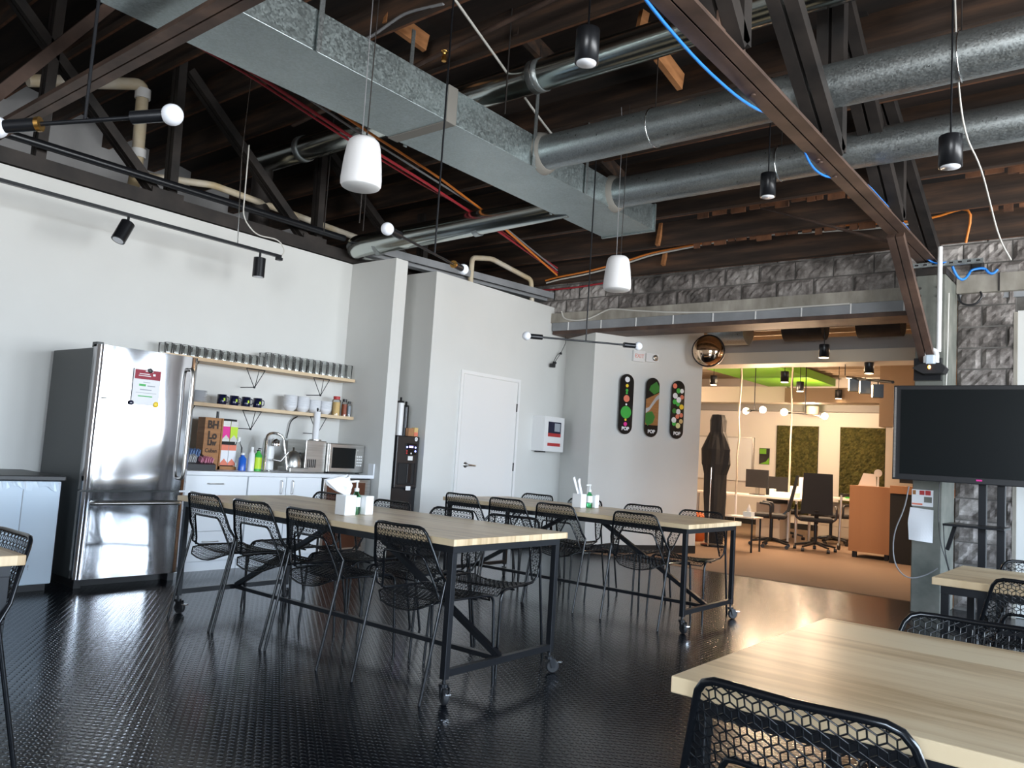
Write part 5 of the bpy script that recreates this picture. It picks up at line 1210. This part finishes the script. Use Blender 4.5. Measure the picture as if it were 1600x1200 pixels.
for x0, x1, z0, lab in ((-6.14, -5.29, 0.30, 'left tall moss panel on the office wall'), (-4.86, -4.02, 0.30, 'right tall moss panel on the office wall')):
    mb = MB(); nx, nz = 24, 50; rnd = random.Random(8); vs = []
    for j in range(nz+1):
        for i in range(nx+1):
            e = min(i, nx-i, j, nz-j); vs.append((x0+(x1-x0)*i/nx, 16.46-(0 if e == 0 else rnd.uniform(0.01, 0.05)), z0+(2.11-z0)*j/nz))
    mb.add(vs, [(j*(nx+1)+i, j*(nx+1)+i+1, (j+1)*(nx+1)+i+1, (j+1)*(nx+1)+i) for j in range(nz) for i in range(nx)])
    t = thing('moss_panel', lab, 'moss panel', (x0, 16.46, z0)); mb.build('moss', M['moss'], t)
    box((x0, 16.46, z0), (x1, 16.498, 2.11)).build('backing', M['black_matte'], t)
t = thing('whiteboard', 'white board on the office wall left of the poster', 'whiteboard', (-7.3, 16.45, 1.4))
box((-7.9, 16.46, 0.9), (-6.66, 16.49, 1.81)).build('panel', M['white_plastic'], t)
mb = MB().box((-6.66, 16.45, 0.88), (-6.62, 16.495, 1.83)).box((-7.9, 16.45, 1.81), (-6.66, 16.495, 1.84)); mb.build('frame', M['satin'], t)
t = thing('poster', 'green and black poster beside the left moss panel', 'poster', (-6.4, 16.48, 1.45))
box((-6.51, 16.485, 1.28), (-6.29, 16.497, 1.62)).build('sheet', M['dark_steel'], t)
box((-6.50, 16.480, 1.50), (-6.36, 16.486, 1.61)).build('print', M['green'], t)
MB().extr([(-6.50, 1.285), (-6.295, 1.285), (-6.295, 1.43), (-6.36, 1.34)], lambda x, z, d: Vector((x, 16.480+d, z)), 0.005).build('print', M['green'], t)
# lit pendants
LP = [((-5.63, 12.19, 2.50), 'lit cylinder pendant at the left of the office opening'), ((-4.11, 11.25, 2.43), 'lit cylinder pendant in front of the green ceiling panel, upper'),
      ((-4.37, 12.65, 2.44), 'lit cylinder pendant below the green ceiling panel'), ((-4.27, 14.30, 2.48), 'smallest lit cylinder pendant at the rear of the office'),
      ((-2.95, 9.30, 2.49), 'lit cylinder pendant nearest the office opening'), ((-2.80, 10.6, 2.46), 'lit cylinder pendant beside the office column')]
for p, lab in LP:
    downlight(lab, p, 0.058, 0.15, 3.25, True)
    ld = bpy.data.lights.new('pendant_spot', 'SPOT'); ld.energy = 52; ld.color = (1.0, 0.68, 0.43); ld.spot_size = math.radians(125); ld.spot_blend = 0.7; ld.energy = 26 if p[1] < 9.5 else 52; ld.shadow_soft_size = 0.12
    lo = bpy.data.objects.new('pendant_spot', ld); COL.objects.link(lo); lo.location = (p[0], p[1], p[2]-0.02)
barbell('lit office barbell light, left of the power poles', (-5.33, 12.85, 2.13), (-4.92, 12.54, 2.13), 0.5, 3.25, 0.055, True)
barbell('lit office barbell light in front of the left moss panel', (-4.44, 12.18, 2.07), (-4.18, 13.30, 2.10), 0.5, 3.25, 0.055, True)
for p in ((-4.92, 12.54, 2.12), (-4.44, 12.18, 2.07), (-4.18, 13.30, 2.10), (-7.5, 13.5, 2.3), (-1.4, 13.5, 2.4), (-5.0, 15.2, 2.3)):  # first three sit at lit globe bulbs, the others are fill without a fixture
    ld = bpy.data.lights.new('office_point_light', 'POINT'); ld.energy = 34; ld.color = (1.0, 0.70, 0.46); ld.shadow_soft_size = 0.07
    lo = bpy.data.objects.new('office_point_light', ld); COL.objects.link(lo); lo.location = (p[0], p[1]-0.10, p[2]-0.02)
t = thing('track_light', 'black track with three angled spot heads in the office', 'track light', (-2.9, 10.9, 2.4))
tube([(-3.12, 10.70, 2.45), (-3.12, 10.70, 2.605)], 0.006).build('hanging_rod', M['black_metal'], t)
tube([(-3.15, 10.9, 2.45), (-2.35, 9.9, 2.27)], 0.018, 8).build('track', M['black_metal'], t)
for k, c in enumerate(((-3.02, 10.76, 2.33), (-2.80, 10.45, 2.27), (-2.60, 10.25, 2.20))):
    c = Vector(c); d = Vector((-0.45, -0.15, -0.0)).normalized()
    tube([(c.x, c.y, 2.43-0.04*k), c], 0.008).build('stem', M['black_metal'], t)
    h = MB().bar(c-d*0.06+Vector((0, 0, 0)), c+d*0.06, 0.10, 0.16).build('spot_head', M['black_metal'], t)
    MB().bar(c+d*0.0601, c+d*0.068, 0.085, 0.14).build('spot_lens', M['lamp_lit'], h)
tag(MB().lathe([(0.10, 0), (0.12, 0.05), (0.12, 0.16)], (-5.20, 15.8, 2.30), 20).build('ceiling_sensor', M['beige'], None, org=(-5.2, 15.8, 2.3)), 'small beige cylinder hanging below the rear office trim', 'fixture')
# power poles
def pole(label, x, y):
    t = thing('power_pole', label, 'pole', (x, y, 0)); rnd = random.Random(int(abs(x)*10))
    pts = [(x+rnd.uniform(-.02, .02), y, 0.7+0.32*k) for k in range(9)]
    tube(pts, 0.016, 8).build('cable_sleeve', M['beige'], t)
    tube([(x, y, 2.2), (x, y, 3.25)], 0.008).build('support_rod', M['black_metal'], t)
    tube([(x, y, 0.004), (x, y, 0.75)], 0.018, 8).build('lower_sleeve', M['white_plastic'], t)
pole('white cable pole rising beside the whiteboard', -5.17, 12.2)
pole('white cable pole in front of the left moss panel', -4.72, 13.3)
# desks
def desk(label, x0, x1, y0, y1, h=0.74):
    t = thing('office_desk', label, 'desk', ((x0+x1)/2, (y0+y1)/2, 0))
    box((x0, y0, h-0.035), (x1, y1, h), 0.004).build('desktop', M['desk_white'], t)
    for x in (x0+0.08, x1-0.08):
        for y in (y0+0.08, y1-0.08): tube([(x, y, 0.004), (x, y, h-0.035)], 0.022, 10).build('leg', M['satin'], t)
    return t
desk('long white office desk holding the left monitor', -6.2, -4.35, 12.75, 13.55)
desk('white office desk farther back with the green object', -5.3, -3.75, 14.35, 15.2, 0.76)
def pedestal(label, x, y, m='beige', w=0.4, h=0.62):
    t = thing('pedestal_cabinet', label, 'cabinet', (x, y, 0))
    box((x, y, 0.05), (x+w, y+0.5, h), 0.004).build('body', M[m], t)
    for k in range(3): box((x+0.01, y-0.012, 0.07+k*(h-0.08)/3), (x+w-0.01, y, 0.05+(k+1)*(h-0.08)/3)).build('drawer', M[m], t)
    for a in (x+0.03, x+w-0.07): box((a, y+0.03, 0.004), (a+0.04, y+0.08, 0.05)).build('foot', M['black_plastic'], t)
pedestal('beige drawer pedestal under the left office desk', -5.15, 13.0)
pedestal('wide beige storage unit at the rear of the office', -4.65, 14.6, w=0.8, h=0.66)
def monitor(label, x, y, z, w, h, a=0.0):
    t = thing('monitor', label, 'monitor', (x, y, z), 0)
    mb = box((-w/2, 0, 0.12), (w/2, 0.03, 0.12+h), 0.004); R = Matrix.Translation((x, y, z)) @ Matrix.Rotation(a, 4, 'Z'); mb.xf(R); mb.build('panel', M['black_plastic'], t)
    mb = box((-0.03, 0.03, 0), (0.03, 0.06, 0.25)); mb.xf(R); mb.build('stand', M['satin'], t)
    mb = box((-0.1, -0.06, 0), (0.1, 0.12, 0.012)); mb.xf(R); mb.build('foot', M['black_plastic'], t)
monitor('black monitor on the left office desk beside the cable pole', -5.18, 13.05, 0.741, 0.39, 0.30)
def small(name, label, cat, a, b, m): return tag(box(a, b, 0.003).build(name, M[m], None, org=a), label, cat)
small('paper_tray', 'low white paper tray on the left office desk', 'tray', (-4.85, 12.95, 0.741), (-4.50, 13.2, 0.82), 'white_plastic')
small('paper_stack', 'upright white papers behind the tray on the office desk', 'papers', (-4.72, 13.3, 0.741), (-4.50, 13.34, 0.93), 'paper')
small('desk_sign', 'small white sign standing above the office desk', 'sign', (-4.60, 13.4, 0.741), (-4.42, 13.42, 1.08), 'paper')
small('desk_box', 'small white box on the left office desk near the monitor', 'box', (-4.98, 13.1, 0.741), (-4.90, 13.2, 0.86), 'white_plastic')
small('red_case', 'small red case on the office desk edge', 'case', (-4.42, 13.25, 0.741), (-4.36, 13.35, 0.78), 'red')
tag(MB().lathe([(0.07, 0), (0.085, 0.02), (0.06, 0.06), (0.0005, 0.075)], (-4.12, 14.6, 0.761), 16).build('green_bowl', M['bright_green'], None, org=(-4.12, 14.6, 0.761)), 'bright green rounded object on the rear office desk', 'ornament')
t = thing('desk_lamp', 'thin desk ornament with a pale disc on the wooden cabinet', 'lamp', (-3.05, 12.4, 1.0))
tube([(-3.10, 12.35, 1.0), (-3.10, 12.35, 1.17)], 0.012, 8).build('stem', M['white_plastic'], t)
MB().lathe([(0.055, 0), (0.055, 0.012)], (-3.10, 12.33, 1.22), 16, 'y').build('disc', M['desk_white'], t)
# task chairs
def task_chair(label, x, y, a, hb=0.55):
    t = thing('task_chair', label, 'office chair', (x, y, 0), a, 'black office task chairs')
    MB().box((-0.24, -0.22, 0.44), (0.24, 0.26, 0.51), 0.03).build('seat', M['mesh_black'], t, False)
    MB().add([(-0.22, -0.22, 0.56), (0.22, -0.22, 0.56), (0.20, -0.34, 0.56+hb), (-0.20, -0.34, 0.56+hb), (-0.22, -0.26, 0.56), (0.22, -0.26, 0.56), (0.20, -0.38, 0.56+hb), (-0.20, -0.38, 0.56+hb)], [(0, 1, 2, 3), (7, 6, 5, 4), (0, 4, 5, 1), (1, 5, 6, 2), (2, 6, 7, 3), (3, 7, 4, 0)]).build('backrest', M['mesh_black'], t, False)
    MB().bar((0, -0.27, 0.62), (0, -0.10, 0.42), 0.06, 0.03).build('back_support', M['black_plastic'], t, False)
    for s in (-1, 1): tube(roundpath([(s*0.22, 0.0, 0.45), (s*0.29, 0.0, 0.50), (s*0.29, 0.0, 0.66), (s*0.28, 0.16, 0.67)], 0.05), 0.018, 8).build('armrest', M['black_plastic'], t, False)
    tube([(0, 0, 0.12), (0, 0, 0.44)], 0.026, 12).build('gas_lift', M['black_metal'], t, False)
    for k in range(5):
        an = k*2*PI/5+0.3; e = Vector((0.30*math.cos(an), 0.30*math.sin(an), 0))
        l = tube([(0, 0, 0.13), (e.x, e.y, 0.075)], [0.025, 0.015], 8).build('base_spoke', M['black_plastic'], t, False)
        MB().lathe([(0.028, -0.022), (0.028, 0.022)], (e.x, e.y, 0.033), 14, 'x').build('caster', M['black_plastic'], l, False)
task_chair('black task chair seen side-on, left of the office group', -4.55, 12.1, PI/2+0.3)
task_chair('tall-backed black task chair in the middle of the office group', -3.95, 12.3, 0.35, 0.60)
task_chair('black task chair turned towards the wooden cabinet', -4.2, 13.85, -0.6, 0.58)
task_chair('black task chair farthest back, behind the others by the moss panel', -4.98, 13.9, -0.15, 0.5)
# wooden cabinet on wheels, side table, equipment
t = thing('wooden_cabinet', 'orange wood rolling cabinet beside the concrete column', 'cabinet', (-3.1, 12.4, 0))
box((-3.42, 12.10, 0.09), (-2.84, 12.75, 1.02), 0.004).build('body', M['cherry'], t)
box((-3.419, 12.101, 1.02), (-2.841, 12.749, 1.025), 0.001).build('top', M['cherry'], t)
for x in (-3.38, -2.95): box((x, 12.14, 0.004), (x+0.06, 12.2, 0.09), 0.01).build('caster', M['black_plastic'], t)
t = thing('slanted_board', 'pale tilted board lying on top of the wooden cabinet', 'board', (-3.3, 12.4, 1.03))
MB().extr([(-3.40, 1.026), (-3.15, 1.026), (-3.16, 1.20), (-3.33, 1.21)], lambda x, z, d: Vector((x, 12.45+d, z)), 0.02).build('panel', M['desk_white'], t)
small('black_cabinet', 'black unit between wooden cabinet and concrete column', 'cabinet', (-2.84, 11.95, 0.004), (-2.0, 12.6, 0.95), 'black_matte')
small('dark_screen', 'dark screen behind the large television edge in the office', 'screen', (-2.92, 12.8, 1.10), (-2.3, 12.86, 1.36), 'black_plastic')
small('screen_post', 'thin black post holding the dark office screen', 'stand', (-2.65, 12.83, 0.004), (-2.60, 12.86, 1.2), 'black_plastic')
small('orange_shelf_board', 'orange wood board above the black unit beside the column', 'board', (-2.84, 11.93, 0.953), (-2.0, 12.6, 1.06), 'cherry')
t = thing('side_table', 'small table with a tissue box left of the office chairs', 'side table', (-4.4, 10.9, 0))
box((-4.75, 10.85, 0.47), (-4.33, 11.2, 0.49)).build('top', M['desk_white'], t)
for x in (-4.73, -4.36):
    for y in (10.87, 11.17): tube([(x, y, 0.004), (x, y, 0.47)], 0.014, 8).build('leg', M['black_metal'], t)
t = thing('tissue_box', 'teal tissue box on the small office side table', 'tissue box', (-4.45, 11.0, 0.49))
box((-4.52, 10.93, 0.491), (-4.40, 11.05, 0.56)).build('carton', M['film'], t)
MB().lathe([(0.03, 0), (0.035, 0.03), (0.001, 0.11)], (-4.46, 10.99, 0.56), 8).build('tissue', M['paper'], t)
t = thing('equipment_trolley', 'grey metal trolley frame left of the wooden cabinet', 'trolley', (-3.75, 13.0, 0))
for x, y in ((-3.80, 12.95), (-3.70, 13.25)):
    tube([(x, y, 0.07), (x+0.02, y, 0.85)], 0.018, 8).build('post', M['satin'], t)
    MB().lathe([(0.05, -0.015), (0.05, 0.015)], (x, y, 0.055), 16, 'x').build('caster', M['black_plastic'], t)
MB().bar((-3.78, 12.95, 0.85), (-3.68, 13.25, 0.85), 0.05, 0.05).build('top_bar', M['black_plastic'], t)
# black costume on a stand and small red-orange bag
t = thing('costume_stand', 'tall black draped cloth costume on a stand at the office opening', 'costume', (-4.98, 11.1, 0))
c0 = Vector((-5.03, 11.1, 0)); mb = MB(); rnd = random.Random(9); n = 20; vs = []
prof = ((0.16, 0.10, 0.05), (0.17, 0.13, 0.40), (0.20, 0.15, 0.75), (0.19, 0.15, 1.05), (0.25, 0.17, 1.20), (0.26, 0.16, 1.42), (0.17, 0.13, 1.60), (0.13, 0.12, 1.68), (0.14, 0.13, 1.85), (0.11, 0.10, 1.93), (0.001, 0.001, 1.94))
for j, (rx_, ry_, z) in enumerate(prof):
    for k in range(n):
        an = 2*PI*k/n; f_ = 1+0.13*math.sin(5*an+j*0.6)+rnd.uniform(-0.05, 0.05); vs.append((c0.x+0.8*rx_*f_*math.cos(an), c0.y+ry_*f_*math.sin(an), z))
mb.add(vs, [(j*n+k, j*n+(k+1) % n, (j+1)*n+(k+1) % n, (j+1)*n+k) for j in range(len(prof)-1) for k in range(n)]); mb.build('draped_cloth', M['mesh_black'], t)
tube([(c0.x+0.02, c0.y-0.21, 0.02), (c0.x+0.02, c0.y-0.20, 1.15)], 0.010, 8).build('silver_rod', M['chrome'], t)
MB().lathe([(0.18, 0.004), (0.18, 0.03)], c0, 20).build('base', M['black_metal'], t)
tag(MB().lathe([(0.12, 0), (0.19, 0.12), (0.17, 0.35), (0.08, 0.45)], (-5.55, 11.6, 0.004), 16).build('floor_bag', M['orange_fabric'], None, org=(-5.55, 11.6, 0.004)), 'orange bag on the floor behind the black costume', 'bag')
